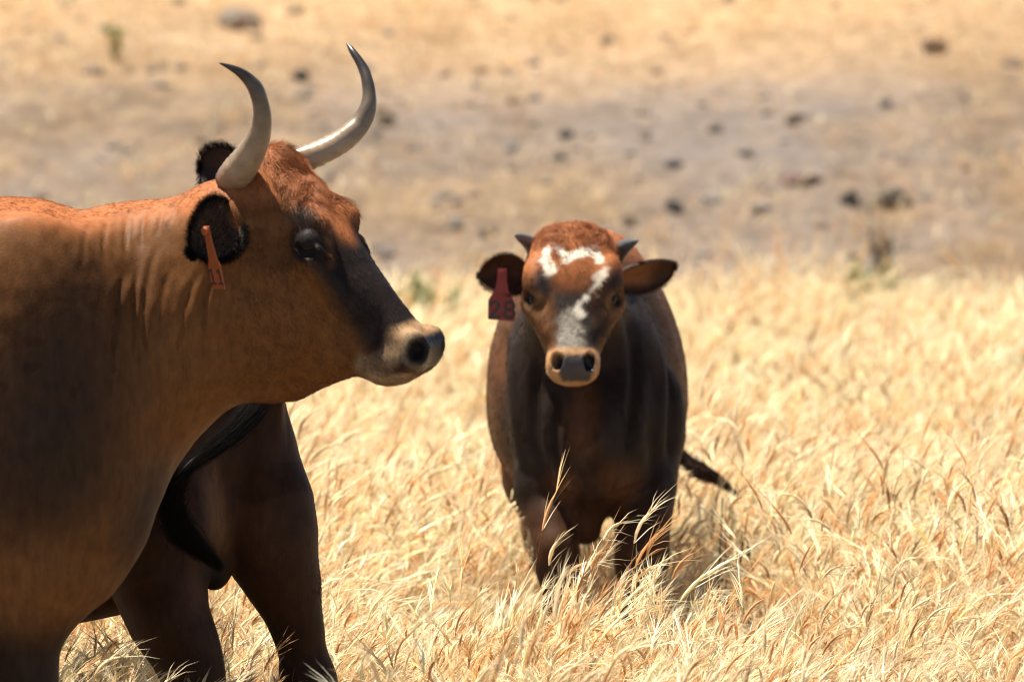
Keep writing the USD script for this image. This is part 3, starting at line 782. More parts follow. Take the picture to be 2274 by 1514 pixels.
legB = leg2([(330, 1000, 18.72, .17), (350, 1180, 18.66, .125), (352, 1300, 18.62, .076), (374, 1375, 18.60, .066), (408, 1435, 18.60, .056), (430, 1495, 18.60, .047), (436, 1550, 18.60, .042), (428, 1690, 18.58, .033), (424, 1800, 18.57, .038), (400, 1850, 18.55, .040), (385, 1888, 18.54, .05)])
def front2(x, y): return [(*from2((x, y, .72))[0], .11), (*from2((x + .02, y, .52))[0], .075), (*from2((x + .03, y, .34))[0], .052), (*from2((x + .02, y, .16))[0], .036), (*from2((x + .03, y, .07))[0], .042), (*from2((x + .07, y, .0))[0], .05)]
legs2 = [legA, legB, front2(1.22, .13), front2(1.36, -.13)]
H2f = Frame(from2((1.98, 0, .96))[0], math.atan2(-h2[1], h2[0]), 0, math.radians(0))
def bull2_sdf(P):
    q = to2(P)
    f = loft(q, knots2)
    for lp in legs2: f = smin(f, chain(P, lp, .05), .05)
    f = smin(f, ellipsoid(P, unproject(476, 1268, 18.70), (.029, .030, .036)), .016)
    f = smin(f, cone(P, unproject(474, 1215, 18.72), unproject(476, 1260, 18.70), .020, .024), .03)
    f = smin(f, cone(q, (1.5, 0, .92), (1.85, 0, .82), .14, .11), .06)
    hq = q - np.array([1.80, 0, .90]); c, s = math.cos(.75), math.sin(.75)
    f = smin(f, cone(hq, (0, 0, 0), (.22, 0, -.27), .115, .075), .05)
    f = smin(f, cone(hq, (.22, 0, -.27), (.30, 0, -.36), .070, .060), .04)
    return f
lo, hi = R2 + np.array([-1.95, -.45, -.03]), R2 + np.array([.25, 1.65, 1.28])
xs = axis_steps((lo[0], unproject(250, 900, D2)[0], .022), (unproject(250, 900, D2)[0], unproject(770, 900, D2)[0], .0075), (unproject(770, 900, D2)[0], hi[0], .02))
ys = axis_steps((18.2, 18.45, .012), (18.45, 18.95, .008), (18.95, hi[1], .025))
zs = axis_steps((-.03, .25, .015), (.25, .95, .008), (.95, 1.25, .018))
b2 = largest(nets(bull2_sdf, xs, ys, zs))
V2 = np.array(b2.vertices); U2 = project(V2)
displace(b2, .004 * (meshkit.fbm(V2 * 8, 3, 9) - .5))
c2 = np.tile(np.array([.030, .0125, .0055]), (len(V2), 1))
c2 = paint(c2, spot(U2, 482, 1130, 34, 130, -8), np.array([.115, .056, .026]), .85)
c2 = paint(c2, spot(U2, 570, 1150, 60, 140, -10), np.array([.062, .027, .013]), .6)
c2 = paint(c2, spot(U2, 430, 1320, 40, 60, 0), np.array([.06, .024, .011]), .6)
c2 = paint(c2, smoothstep(1330, 1480, U2[:, 1]) * 1.0, np.array([.017, .0078, .004]), .7)
c2 = paint(c2, spot(U2, 476, 1275, 40, 48), BLACK * .7, .9)
c2 = paint(c2, smoothstep(.06, .03, V2[:, 2]), BLACK, 1)
c2 = c2 * (.8 + .4 * meshkit.fbm(V2 * 30, 3, 8))[:, None]
bull2 = thing('bull', R2, category='bull', label="dark bull seen from behind, hind legs and tail showing below the horned bull's jaw")
def tail_mesh(rows, n=50, sides=14):
    C = smooth_curve(np.array([[*unproject(u, v, d), r] for u, v, d, r in rows]), n)
    v, f = tube(C[:, :3], C[:, 3], sides)
    return trimesh.Trimesh(v, f, process=False), C
tl, C2 = tail_mesh([(545, 600, 18.80, .032), (590, 700, 18.70, .030), (602, 800, 18.62, .027), (583, 873, 18.56, .012), (556, 918, 18.50, .0115), (510, 966, 18.42, .011), (455, 1008, 18.36, .010), (412, 1043, 18.33, .009), (388, 1078, 18.33, .008), (382, 1120, 18.34, .012), (388, 1150, 18.35, .006)])
mesh, colors = fuse([(b2, c2), (tl, np.tile(BLACK * .45, (len(tl.vertices), 1)))])
obj('body', (mesh[0] - R2, mesh[1]), M_COAT, bull2, smooth=True, color=colors)
rng = np.random.default_rng(5)
def switch(rng, start_rows, path_rows, count, width, name, parent, at, material, spread0=.012, spread1=.02):
    P = smooth_curve(np.array([[*unproject(u, v, d), 0] for u, v, d in path_rows]), 14)[:, :3]
    out = []
    for _ in range(count):
        a = rng.uniform(0, .45); b = min(1.0, a + rng.uniform(.4, .75))
        t = np.linspace(a, b, 9); idx = t * 13
        i = np.minimum(idx.astype(int), 12); q = P[i] + (P[i + 1] - P[i]) * (idx - i)[:, None]
        o0, o1 = rng.normal(0, 1, 3) * spread0, rng.normal(0, 1, 3) * spread1
        s = (t - a) / (b - a)
        taper = (1 - .75 * np.maximum(t - .55, 0) / .45)
        q = q + (o0 * (1 - s[:, None]) + o1 * s[:, None]) * taper[:, None] + rng.normal(0, .0015, 3) * np.sin(s * 9)[:, None]
        out.append(q - at)
    curves(name, out, width, material, parent)
switch(rng, None, [(398, 1048, 18.33), (378, 1095, 18.34), (386, 1150, 18.36), (415, 1195, 18.38), (455, 1228, 18.40), (490, 1262, 18.42)], 1700, .0011, 'tail_switch', bull2, R2, M_BLACKHAIR, .012, .016)
tail_path = [(u, v, d) for u, v, d in [(590, 700, 18.70), (602, 800, 18.62), (583, 873, 18.56), (556, 918, 18.50), (510, 966, 18.42), (455, 1008, 18.36), (412, 1043, 18.33), (388, 1078, 18.33), (380, 1110, 18.34)]]
switch(rng, None, tail_path, 2200, .0008, 'tail_hair', bull2, R2, M_BLACKHAIR, .0098, .0112)
bn2 = np.array(b2.vertex_normals)
fl = lambda P, N: np.array([-.1, 0, -1.0]) + 0 * P
fur(rng, 'coat_hair', V2, np.array(b2.faces), bn2, c2, smoothstep(19.1, 18.95, V2[:, 1]) * smoothstep(240, 290, U2[:, 0]) * (U2[:, 0] < 800) * smoothstep(830, 870, U2[:, 1]), 18000, .008, fl, .07, bull2, R2, .0009, .08, 3, 2.0)
# ---------------------------------------------------------------- the young bull facing the camera
DC = 22.1
LC = .390
CX = unproject(1308, 800, DC)[0]
CALF_AT = np.array([CX, DC + .2, 0.0])
HC = Frame(unproject(1272, 506, DC - .08), math.radians(90), math.radians(0), math.radians(60))
calf_outline = np.array([(-.03, -.05), (.0, .035), (.10, .068), (.25, .080), (.40, .062), (.55, .036), (.70, .026), (.82, .030), (.91, .022), (.965, -.02), (.985, -.08), (.985, -.130), (.965, -.165), (.950, -.195), (.90, -.225), (.82, -.235), (.72, -.26), (.58, -.32), (.45, -.39), (.32, -.43), (.2, -.43), (.08, -.38), (-.02, -.27), (-.05, -.14)]) * LC
calf_widths = [(.02, 0, .078, .04), (.02, -.2, .085, .05), (.12, .04, .094, .045), (.26, .06, .106, .05), (.30, -.1, .110, .06), (.44, .04, .100, .045), (.44, -.10, .110, .06), (.56, .02, .076, .045), (.66, .015, .060, .036), (.76, .01, .050, .032), (.86, .01, .050, .030), (.92, -.02, .054, .030), (.96, -.09, .057, .030),
    (.92, -.14, .062, .03), (.80, -.12, .064, .045), (.93, -.2, .030, .022), (.84, -.23, .036, .026), (.72, -.2, .070, .045), (.62, -.16, .086, .06), (.52, -.28, .098, .06), (.38, -.32, .095, .07), (.2, -.3, .09, .07), (.3, -.42, .05, .05)]
calf_prof = Profile(calf_outline, [(a * LC, b * LC, w, r) for a, b, w, r in calf_widths], .04, step=.004, power=2.3)
def hl(s, n, y=0.0): return np.array([s * LC, y, n * LC])
CEYE = hl(.462, -.034, -.0945)
ZC = lambda v, d: unproject(1300, v, d)[2]
def cal(P): return np.stack([P[:, 1] - DC, P[:, 0] - CX, P[:, 2]], 1)      # along the body (to the rear), across, up
calf_knots = [(-.02, .74, .48, .07, .015, 0, 2), (.04, .82, .45, .13, .012, 0, 2.1), (.14, .90, .435, .175, .010, .05, 2.2), (.28, .985, .435, .188, .006, .12, 2.3), (.42, 1.01, .43, .200, .002, .12, 2.3), (.62, 1.035, .42, .234, 0, .12, 2.2), (.80, 1.045, .40, .240, .002, .1, 2.15), (1.02, 1.065, .46, .228, .002, .1, 2.1), (1.18, 1.075, .56, .19, .008, .08, 2.1), (1.32, 1.05, .62, .14, .01, 0, 2.1), (1.40, .98, .70, .07, .01, 0, 2)]
def legc(rows): return [(*unproject(u, v, d), r) for u, v, d, r in rows]
calf_legs = [
    legc([(1215, 960, 22.35, .085), (1212, 1080, 22.24, .062), (1228, 1160, 22.18, .048), (1236, 1218, 22.14, .043), (1238, 1262, 22.14, .040), (1238, 1370, 22.15, .029), (1238, 1450, 22.14, .033), (1238, 1490, 22.11, .036), (1238, 1530, 22.08, .042)]),
    legc([(1422, 960, 22.35, .095), (1428, 1080, 22.24, .070), (1428, 1150, 22.2, .057), (1426, 1215, 22.16, .053), (1424, 1262, 22.16, .050), (1412, 1360, 22.17, .033), (1410, 1450, 22.16, .036), (1410, 1490, 22.13, .038), (1410, 1530, 22.1, .043)]),
    legc([(1205, 900, 23.2, .13), (1200, 1060, 23.25, .085), (1212, 1180, 23.4, .05), (1215, 1230, 23.44, .044), (1215, 1350, 23.38, .034), (1215, 1440, 23.36, .036), (1215, 1490, 23.3, .043)]),
    legc([(1405, 900, 23.2, .13), (1418, 1060, 23.25, .085), (1418, 1180, 23.4, .05), (1422, 1230, 23.44, .044), (1425, 1350, 23.38, .034), (1425, 1440, 23.36, .036), (1425, 1490, 23.3, .043)])]

def calf_head(q):
    f = calf_prof.at(q)
    f = smin(f, ellipsoid(q, hl(.34, .00, -.086), (.040, .020, .024)), .035)
    f = smin(f, cone(q, hl(.46, -.10, -.098), hl(.66, -.06, -.056), .016, .010), .035)
    f = smin(f, ellipsoid(q, hl(.87, -.055, -.036), (.028, .018, .026)), .02)
    f = smax(f, -ellipsoid(q, hl(.885, -.02, -.0345), (.022, .0150, .020)), .007)
    f = smax(f, -ellipsoid(q, hl(.90, -.05, -.043), (.012, .008, .012)), .006)
    lip = chain(q, [(*hl(.972, -.170, 0), .004), (*hl(.955, -.178, -.030), .004), (*hl(.90, -.185, -.050), .004), (*hl(.80, -.17, -.060), .003)], .004)
    f = smax(f, -lip, .006)
    f = smax(f, -ellipsoid(q, CEYE + [0, -.010, .004], (.020, .013, .018)), .010)
    ball = np.linalg.norm(q - (CEYE + [0, .012, .002]), axis=1) - .0185
    f = smin(f, torus(q, CEYE + [0, .003, .000], (0, -.85, .55), .0165, .0042), .008)
    return smin(f, smax(ball - .0045, q[:, 0] - CEYE[0] + .009, .004), .006)

def calf_sdf(P):
    q = HC.local(P); q[:, 1] = -np.abs(q[:, 1])
    f = calf_head(q)
    b = cal(P)
    f = smin(f, loft(b, calf_knots), .04)
    f = smin(f, cone(P, HC.world(hl(.25, -.28)), unproject(1300, 850, DC + .28), .095, .175), .06)
    f = smin(f, cone(P, HC.world(hl(.08, -.30)), unproject(1318, 620, DC + .50), .075, .12), .07)
    for lp in calf_legs: f = smin(f, chain(P, lp, .04), .03)
    # the brisket hanging between the forelegs, points of the shoulders
    f = smin(f, cone(P, unproject(1294, 1010, DC + .06), unproject(1302, 1176, DC + .10), .066, .034), .03)
    f = smin(f, ellipsoid(P, unproject(1186, 905, DC + .17), (.060, .08, .13)), .06)
    f = smin(f, ellipsoid(P, unproject(1440, 920, DC + .17), (.075, .08, .14)), .06)
    f = smin(f, ellipsoid(P, unproject(1174, 1098, DC + .18), (.030, .05, .040)), .035)
    return f
px2 = lambda u, d=DC: unproject(u, 0, d)[0]
xs = axis_steps((px2(1060), px2(1150), .009), (px2(1150), px2(1400), .0052), (px2(1400), px2(1550), .009))
ys = axis_steps((DC - .40, DC + .0, .0055), (DC + .0, DC + .35, .0085), (DC + .35, DC + 1.52, .022))
zs = axis_steps((-.03, .28, .014), (.28, .70, .0095), (.70, 1.12, .0055))
calf_m = largest(nets(calf_sdf, xs, ys, zs))
VC = np.array(calf_m.vertices)
displace(calf_m, .004 * (meshkit.fbm(VC * 9, 3, 15) - .5))
UC = project(calf_m.vertices); fold = np.zeros(len(UC)); front = smoothstep(DC + .62, DC + .5, calf_m.vertices[:, 1])
for pts, wd, dp in [([(1120, 735), (1116, 850), (1126, 960), (1142, 1035)], 9, .012), ([(1196, 800), (1190, 900), (1200, 1000), (1222, 1065)], 10, .010), ([(1246, 880), (1238, 1000), (1258, 1085)], 10, .008), ([(1336, 880), (1344, 1000), (1338, 1090)], 10, .008),
        ([(1390, 700), (1408, 800), (1402, 920), (1386, 1010)], 10, .009), ([(1440, 668), (1482, 770), (1494, 880), (1486, 1010)], 10, .012), ([(1206, 1062), (1236, 1092), (1268, 1100)], 8, .008), ([(1345, 1096), (1395, 1090), (1442, 1062)], 8, .008),
        ([(1288, 1060), (1294, 1110), (1296, 1160)], 8, .006), ([(1215, 960), (1222, 1020), (1216, 1100)], 9, .006), ([(1440, 940), (1450, 1020), (1444, 1100)], 9, .006), ([(1300, 880), (1304, 950), (1298, 1030)], 8, .004), ([(1275, 870), (1270, 940)], 7, .004), ([(1322, 866), (1326, 940)], 7, .004)]:
    d = line_dist(UC, np.array(smooth_curve(pts, 14)) if len(pts) > 2 else pts)
    along = np.minimum(UC[:, 1] - min(p[1] for p in pts), max(p[1] for p in pts) - UC[:, 1])
    e = smoothstep(-20, 30, along) * front
    fold += e * dp * (-np.exp(-(d / wd) ** 2) + .45 * np.exp(-((d - 2.3 * wd) / (1.6 * wd)) ** 2))
displace(calf_m, fold * (calf_m.vertices[:, 1] > DC - .02))
VC = np.array(calf_m.vertices)
qc = HC.local(VC); UC = project(VC)
# face map: where each point of the face lies in a frontal view, from the head's own axes
FM = np.stack([1272 + qc[:, 1] * 955, 506 + (qc[:, 0] * .866 - qc[:, 2] * .5) * 955], 1)
onface = smoothstep(-.20, -.13, qc[:, 2]) * smoothstep(.52, .46, qc[:, 0]) * smoothstep(-.06, -.03, qc[:, 0]) * (VC[:, 1] < DC + .12)
nC = meshkit.fbm(VC * 14, 4, 6); wob = 22 * (nC - .5) + 26 * (meshkit.fbm(VC * 60, 2, 16) - .5)
cb = np.tile(np.array([.0165, .0095, .0065]), (len(VC), 1))
b = cal(VC)
cb = paint(cb, smoothstep(.40, .52, b[:, 0] + .1 * (nC - .5)), np.array([.095, .040, .016]), .9)           # flanks browner than the shoulders
cb = paint(cb, spot(UC, 1296, 930, 50, 120), np.array([.095, .038, .013]), .8)
cb = paint(cb, spot(UC, 1250, 1080, 60, 50) + spot(UC, 1375, 1070, 70, 60), np.array([.085, .033, .012]), .7)
cb = paint(cb, smoothstep(.97, 1.03, VC[:, 2] + .03 * (nC - .5)) * (1 - onface), RED, .9)
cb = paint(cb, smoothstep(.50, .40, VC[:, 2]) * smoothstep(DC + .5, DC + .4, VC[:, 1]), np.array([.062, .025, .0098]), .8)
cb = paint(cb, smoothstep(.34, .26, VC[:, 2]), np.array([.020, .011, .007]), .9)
# the face: red crown, dark bridge and temples, white arc and blaze, pale muzzle
cf = np.tile(np.array([.092, .038, .0135]), (len(VC), 1))
cf = paint(cf, smoothstep(628, 590, FM[:, 1] + wob), RED * .95, 1)
cf = paint(cf, spot(FM, 1270, 600, 62, 62), RED * .85, .9)
cf = paint(cf, spot(FM, 1206, 622, 25, 44, -12), np.array([.050, .040, .038]), .95)
cf = paint(cf, spot(FM, 1358, 620, 26, 52, 22), np.array([.024, .016, .013]), .95)
cf = paint(cf, smoothstep(54, 30, np.abs(FM[:, 0] - 1276 - .1 * (FM[:, 1] - 700)) + .6 * wob) * smoothstep(618, 660, FM[:, 1]), np.array([.026, .020, .018]), .95)
cf = paint(cf, np.exp(-((FM[:, 0] - 1330) / 22) ** 2) * smoothstep(640, 680, FM[:, 1]) * smoothstep(760, 730, FM[:, 1]), BLACK, .8)
WHITE = np.array([.78, .71, .58])
d = line_dist(FM, [(1226, 598), (1214, 578), (1212, 560), (1222, 548), (1238, 547), (1250, 560), (1258, 572), (1276, 563), (1294, 556)])
cf = paint(cf, smoothstep(14, 5, d + .7 * wob), WHITE, .97)
d = line_dist(FM, [(1316, 556), (1324, 566), (1328, 574)])
cf = paint(cf, smoothstep(12, 4, d + .7 * wob), WHITE, .85)
d = line_dist(FM, [(1336, 602), (1324, 625)])
cf = paint(cf, smoothstep(13, 1, d + .9 * wob), WHITE * .9, .75)
d = line_dist(FM, [(1324, 625), (1306, 652)])
cf = paint(cf, smoothstep(15, 0, d + 1.1 * wob), WHITE * .8, .65)
d = line_dist(FM, [(1300, 658), (1284, 676), (1290, 694)])
cf = paint(cf, smoothstep(17, 4, d + 1.1 * wob), WHITE, .85)
d = line_dist(FM, [(1270, 690), (1266, 720), (1264, 748)])
cf = paint(cf, smoothstep(36, 4, d + 1.6 * wob) * (.25 + .75 * meshkit.noise(VC * 190, 3)), WHITE * .62, .62)
cf = paint(cf, np.exp(-((np.hypot(np.abs(FM[:, 0] - 1279) - 86, (FM[:, 1] - 672) * .8) - 17) / 8) ** 2), np.array([.17, .085, .036]), .75)
cf = paint(cf, smoothstep(.0, .02, qc[:, 0] - .306 + .012 * (nC - .5)), np.array([.42, .235, .105]), .95)
leather = smoothstep(6, -4, np.maximum(np.abs(FM[:, 0] - 1278) - 41 + .30 * np.maximum(FM[:, 1] - 800, 0), np.abs(FM[:, 1] - 807) - 29 - .1 * wob)) * (qc[:, 0] > .30)
cf = paint(cf, leather, np.array([.024, .023, .025]), .97)
cf = paint(cf, smoothstep(.016, .006, np.linalg.norm(np.stack([qc[:, 0], -np.abs(qc[:, 1]), qc[:, 2]], 1) - hl(.885, -.045, -.0345), axis=1)), BLACK * .4, 1)
cf = paint(cf, smoothstep(.008, -.002, np.linalg.norm(np.stack([qc[:, 0], -np.abs(qc[:, 1]), qc[:, 2]], 1) - CEYE, axis=1) - .017), BLACK, .97)
cc = cb * (1 - onface[:, None]) + cf * onface[:, None]
cc = cc * (.84 + .32 * meshkit.fbm(VC * 45, 3, 8))[:, None]

calf = thing('bull_calf', CALF_AT, category='young bull', label='young dark brown bull facing the camera, small horns, white marks on red forehead')
er, et = HC.world(hl(.27, -.17, -.092)), unproject(1064, 612, DC - .06)
earc1, ic1, rc1, rd1, _, _ = ear_mesh(er, et, unproject(1120, 700, DC) - unproject(1125, 540, DC), .045, 1.15, curve=(0, 0, .012), peak=.48)
er2, et2 = HC.world(hl(.24, -.17, .092)), unproject(1499, 594, DC + .02)
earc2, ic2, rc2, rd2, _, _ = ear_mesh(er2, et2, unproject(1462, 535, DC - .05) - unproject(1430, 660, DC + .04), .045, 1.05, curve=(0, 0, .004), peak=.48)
for e in (earc1, earc2):
    pass
k1 = ear_colors(ic1, np.array([.10, .037, .015]), np.array([.045, .017, .008]), np.array([.05, .02, .01]), meshkit.fbm(earc1.vertices * 60, 3, 2))
k2 = ear_colors(ic2, np.array([.10, .037, .015]), np.array([.16, .062, .024]), np.array([.03, .014, .008]), meshkit.fbm(earc2.vertices * 60, 3, 2))  # right ear's hollow painted lighter, as if lit from behind
tlc, _ = tail_mesh([(1345, 620, DC + 1.37, .028), (1368, 740, DC + 1.46, .024), (1410, 860, DC + 1.47, .020), (1466, 960, DC + 1.46, .017), (1512, 1012, DC + 1.45, .016), (1545, 1040, DC + 1.44, .013), (1580, 1062, DC + 1.43, .008)])
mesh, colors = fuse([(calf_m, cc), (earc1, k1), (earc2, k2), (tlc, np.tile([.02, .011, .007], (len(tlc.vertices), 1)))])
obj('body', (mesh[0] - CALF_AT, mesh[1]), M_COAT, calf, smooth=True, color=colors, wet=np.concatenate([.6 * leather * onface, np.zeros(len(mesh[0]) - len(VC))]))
rng = np.random.default_rng(21)
switch(rng, None, [(1500, 1003, DC + 1.45), (1535, 1032, DC + 1.44), (1570, 1052, DC + 1.43), (1600, 1070, DC + 1.43), (1640, 1103, DC + 1.42)], 500, .002, 'tail_switch', calf, CALF_AT, M_BROWNHAIR, .010, .009)
def short_horn(pts, label=None):
    C = smooth_curve(np.array([[*unproject(u, v, d), r] for u, v, d, r in pts]), 24)
    v, f = tube(C[:, :3], C[:, 3], 16)
    t = np.concatenate([np.repeat(np.linspace(0, 1, 24), 16), [0, 1]])
    c = lerp(np.array([.09, .04, .02]), np.array([.085, .085, .09]), smoothstep(.28, .42, t)); c = paint(c, smoothstep(.8, 1, t), np.array([.16, .16, .16]), .7)
    obj('horn', (v - CALF_AT, f), M_HORN, calf, smooth=True, color=c)
short_horn([(1196, 562, DC - .02, .026), (1182, 545, DC - .03, .020), (1167, 534, DC - .05, .0145), (1154, 527, DC - .07, .0095), (1143, 522, DC - .09, .0015)])
short_horn([(1364, 570, DC - .02, .026), (1382, 552, DC - .03, .019), (1396, 543, DC - .05, .0135), (1408, 538, DC - .07, .0075), (1418, 533, DC - .09, .0015)])
for sgn in (1, -1):
    e = CEYE + [0, .012, .002]; e = HC.world(np.array([e[0], sgn * e[1], e[2]]))
    s = trimesh.creation.icosphere(3, .0188); s.apply_translation(e - CALF_AT)
    obj('eye', s, M_EYE, calf, smooth=True)
nc, fc = np.array(calf_m.vertex_normals), np.array(calf_m.faces)
def calf_flow(P, N):
    q = HC.local(P); a = (onhead_c(q))[:, None]
    body = np.array([0, .55, -.85]) + 0 * P
    s = np.sign(q[:, 1:2])
    up = smoothstep(.16, .05, q[:, 0])[:, None]
    face = HC.M[0] * (1 - 1.5 * up) + HC.M[1] * np.clip(q[:, 1:2] * 8, -.8, .8) + np.stack([meshkit.noise(P * 30, s0) - .5 for s0 in (7, 8, 9)], 1) * (1.0 + 1.6 * smoothstep(.3, .15, q[:, 0]))[:, None]
    return body * (1 - a) + face * a
def onhead_c(q): return smoothstep(-.20, -.12, q[:, 2]) * smoothstep(.5, .45, q[:, 0])
seen = smoothstep(DC + .9, DC + .6, VC[:, 1]) * smoothstep(.18, .26, VC[:, 2]) * (1 - .97 * leather * onface) * (np.linalg.norm(np.stack([qc[:, 0], -np.abs(qc[:, 1]), qc[:, 2]], 1) - CEYE, axis=1) > .019)
fur(rng, 'coat_hair', VC, fc, nc, cc, seen * (1 + 1.2 * onface), 42000, .010, calf_flow, .09, calf, CALF_AT, .0011, .10, 3, 2.2)
crown = np.clip(1.5 * spot(FM, 1274, 520, 105, 46), 0, 1) * (qc[:, 0] > -.09) * (VC[:, 1] < DC + .12)
def crown_flow(P, N):
    q = HC.local(P)
    return np.array([0, -.25, .75]) + HC.M[1] * np.clip(q[:, 1:2] * 9, -1, 1) + np.stack([meshkit.noise(P * 34, s) - .5 for s in (17, 18, 19)], 1) * 3.0
fur(rng, 'forelock', VC, fc, nc, np.tile(RED, (len(VC), 1)), crown, 7000, .014, crown_flow, .35, calf, CALF_AT, .0008, .12, 6)
rp, rd = along_rim(rng, rc1, rd1, 1800); curves('ear_hair', tufts(rng, rp - CALF_AT, rd, .007, .35), .0006, M_BROWNHAIR, calf)
rp, rd = along_rim(rng, rc2, rd2, 1800); curves('ear_hair', tufts(rng, rp - CALF_AT, rd, .007, .35), .0006, M_BROWNHAIR, calf)

K = 961.0
ct = unproject(1115, 606, DC - .105)
outl = [(x / K, -y / K) for x, y in [(-9, -8), (9, -8), (10, 18), (14, 40), (27, 62), (31, 106), (-26, 103), (-27, 62), (-14, 40), (-9, 18)]]
ear_tag(ct, (1, 0.05, -.03), (.03, -.12, 1), outl, .0022, M_TAG_R, '28', 38 / K, (3 / K, -82 / K), True, "red plastic ear tag numbered 28 hanging in the young bull's ear", .007)
# ---------------------------------------------------------------- the field of dry grass
M_GRASS = mat('dry_grass', {
    'a': ('attribute', {'attribute': 'coat'}), 'o': ('object_info', {}),
    'r': ('rgb_ramp', {'ramp': [(0, (.80, .74, .64)), (.5, (1, .98, .94)), (1, (1.12, 1.08, .98))]}),
    'x': ('mix', {'mix_type': 'multiply', 'fac': 1.0}),
    'p': ('principled_bsdf', {'roughness': .45, 'specular_ior_level': .45}), 't': ('translucent_bsdf', {}), 'm': ('mix_closure', {'fac': .35})},
    [('o.random', 'r.fac'), ('a.color', 'x.color1'), ('r.color', 'x.color2'), ('x.color', 'p.base_color'), ('x.color', 't.color'), ('p.BSDF', 'm.closure1'), ('t.BSDF', 'm.closure2')], surface='m.closure')

def ribbon(path, width, side):
    """A flat blade along path (n, 3) tapering to a point."""
    n = len(path); w = width * np.linspace(1, .12, n)[:, None] * side
    v = np.vstack([path - w / 2, path + w / 2]); i = np.arange(n - 1)
    f = np.vstack([np.stack([i, i + n, i + n + 1], 1), np.stack([i, i + n + 1, i + 1], 1)])
    return v, f

class Builder:
    def __init__(self): self.v, self.f, self.c, self.n = [], [], [], 0
    def add(self, v, f, c):
        self.v.append(v); self.f.append(np.asarray(f) + self.n); self.n += len(v)
        self.c.append(np.broadcast_to(c, (len(v), 3)))
    def get(self): return (np.vstack(self.v), np.vstack(self.f)), np.vstack(self.c)

STRAW, PALEHEAD, TAWNY, OLIVE = np.array([.64, .405, .195]), np.array([.90, .775, .54]), np.array([.56, .32, .14]), np.array([.22, .215, .10])

def unit(r):
    v = r.normal(0, 1, 3); return v / np.linalg.norm(v)

def stalk(B, r, root, height, lean, head, color, headc, width=.0015):
    """One stem that bows over, with a bearded spike at its end."""
    az = r.normal(.1, 1.0) if r.random() < .78 else r.uniform(0, 2 * np.pi)
    out = np.array([math.cos(az), math.sin(az), 0])
    n = 7; t = np.linspace(0, 1, n)[:, None]
    bow = lean * (.35 * t + .65 * t ** 3)
    P = root + np.array([0, 0, 1]) * height * (t - .32 * (lean / height) ** 2 * t ** 3) + out * bow
    P = P + r.normal(0, .004, 3) * np.sin(t * 5)
    side = np.cross(out, [0, 0, 1]) * .5 + unit(r) * .6; side /= np.linalg.norm(side)
    B.add(*ribbon(P, width, side), color * r.uniform(.8, 1.15))
    if head <= 0: return
    d = P[-1] - P[-2]; d /= np.linalg.norm(d)
    droop = np.array([0, 0, -1]) * r.uniform(.1, .9) + out * .5
    m = 5; s = np.linspace(0, 1, m)[:, None]
    Q = P[-1] + (d * s + droop * .5 * s ** 2) * head
    rad = np.array([.0010, .0027, .0030, .0022, .0005]) * r.uniform(.8, 1.2)
    v, f = tube(Q, rad, 4, cap=False)
    hc = headc * r.uniform(.75, 1.2)
    B.add(v, f, np.minimum(hc, .92))
    for k in range(r.integers(9, 14)):
        a = Q[r.integers(0, m)]; e = (Q[-1] - Q[0]) / head
        dd = e + unit(r) * .33 + droop * .15
        L = head * r.uniform(.7, 1.3); w = np.cross(dd, unit(r)); w = w / np.linalg.norm(w) * .0007
        mid = a + dd * L * .55; tip = a + dd * L + droop * L * .12
        B.add(np.array([a - w, a + w, mid - w * .8, mid + w * .8, tip]), [(0, 1, 3), (0, 3, 2), (2, 3, 4)], np.minimum(hc * r.uniform(.95, 1.25), .93))

def blade(B, r, root, length, color, width=.0015):
    az = r.uniform(0, 2 * np.pi); out = np.array([math.cos(az), math.sin(az), 0]); t = np.linspace(0, 1, 6)[:, None]
    b = r.uniform(.15, .8)
    P = root + length * (np.array([0, 0, 1]) * (t - .55 * b * t ** 2.2) + out * b * t ** 1.6 * .8) + r.normal(0, .01, 3) * t
    B.add(*ribbon(P, width, np.cross(out, [0, 0, 1]) + unit(r) * .4), color * r.uniform(.7, 1.15))

def tuft(seed, stems, leaves, hmin, hmax, headed=.75, green=.09, spread=.075):
    r = np.random.default_rng(seed); B = Builder()
    for _ in range(stems):
        root = np.array([*r.normal(0, spread, 2), -.02]); h = r.uniform(hmin, hmax)
        u = r.random()
        c = OLIVE if u < green else TAWNY if u < .3 else STRAW
        hc = PALEHEAD if r.random() < .68 else (STRAW * 1.1 if r.random() < .6 else TAWNY * 1.1)
        stalk(B, r, root, h, h * abs(r.normal(.14, .12) if r.random() < .78 else r.normal(.30, .2)), r.uniform(.035, .075) if r.random() < headed else 0, c, hc)
    for _ in range(leaves):
        u = r.random()
        blade(B, r, np.array([*r.normal(0, spread, 2), -.01]), r.uniform(.08, .22), OLIVE * 1.3 if u < green * 1.3 else TAWNY if u < .45 else STRAW * 1.05)
    return B.get()

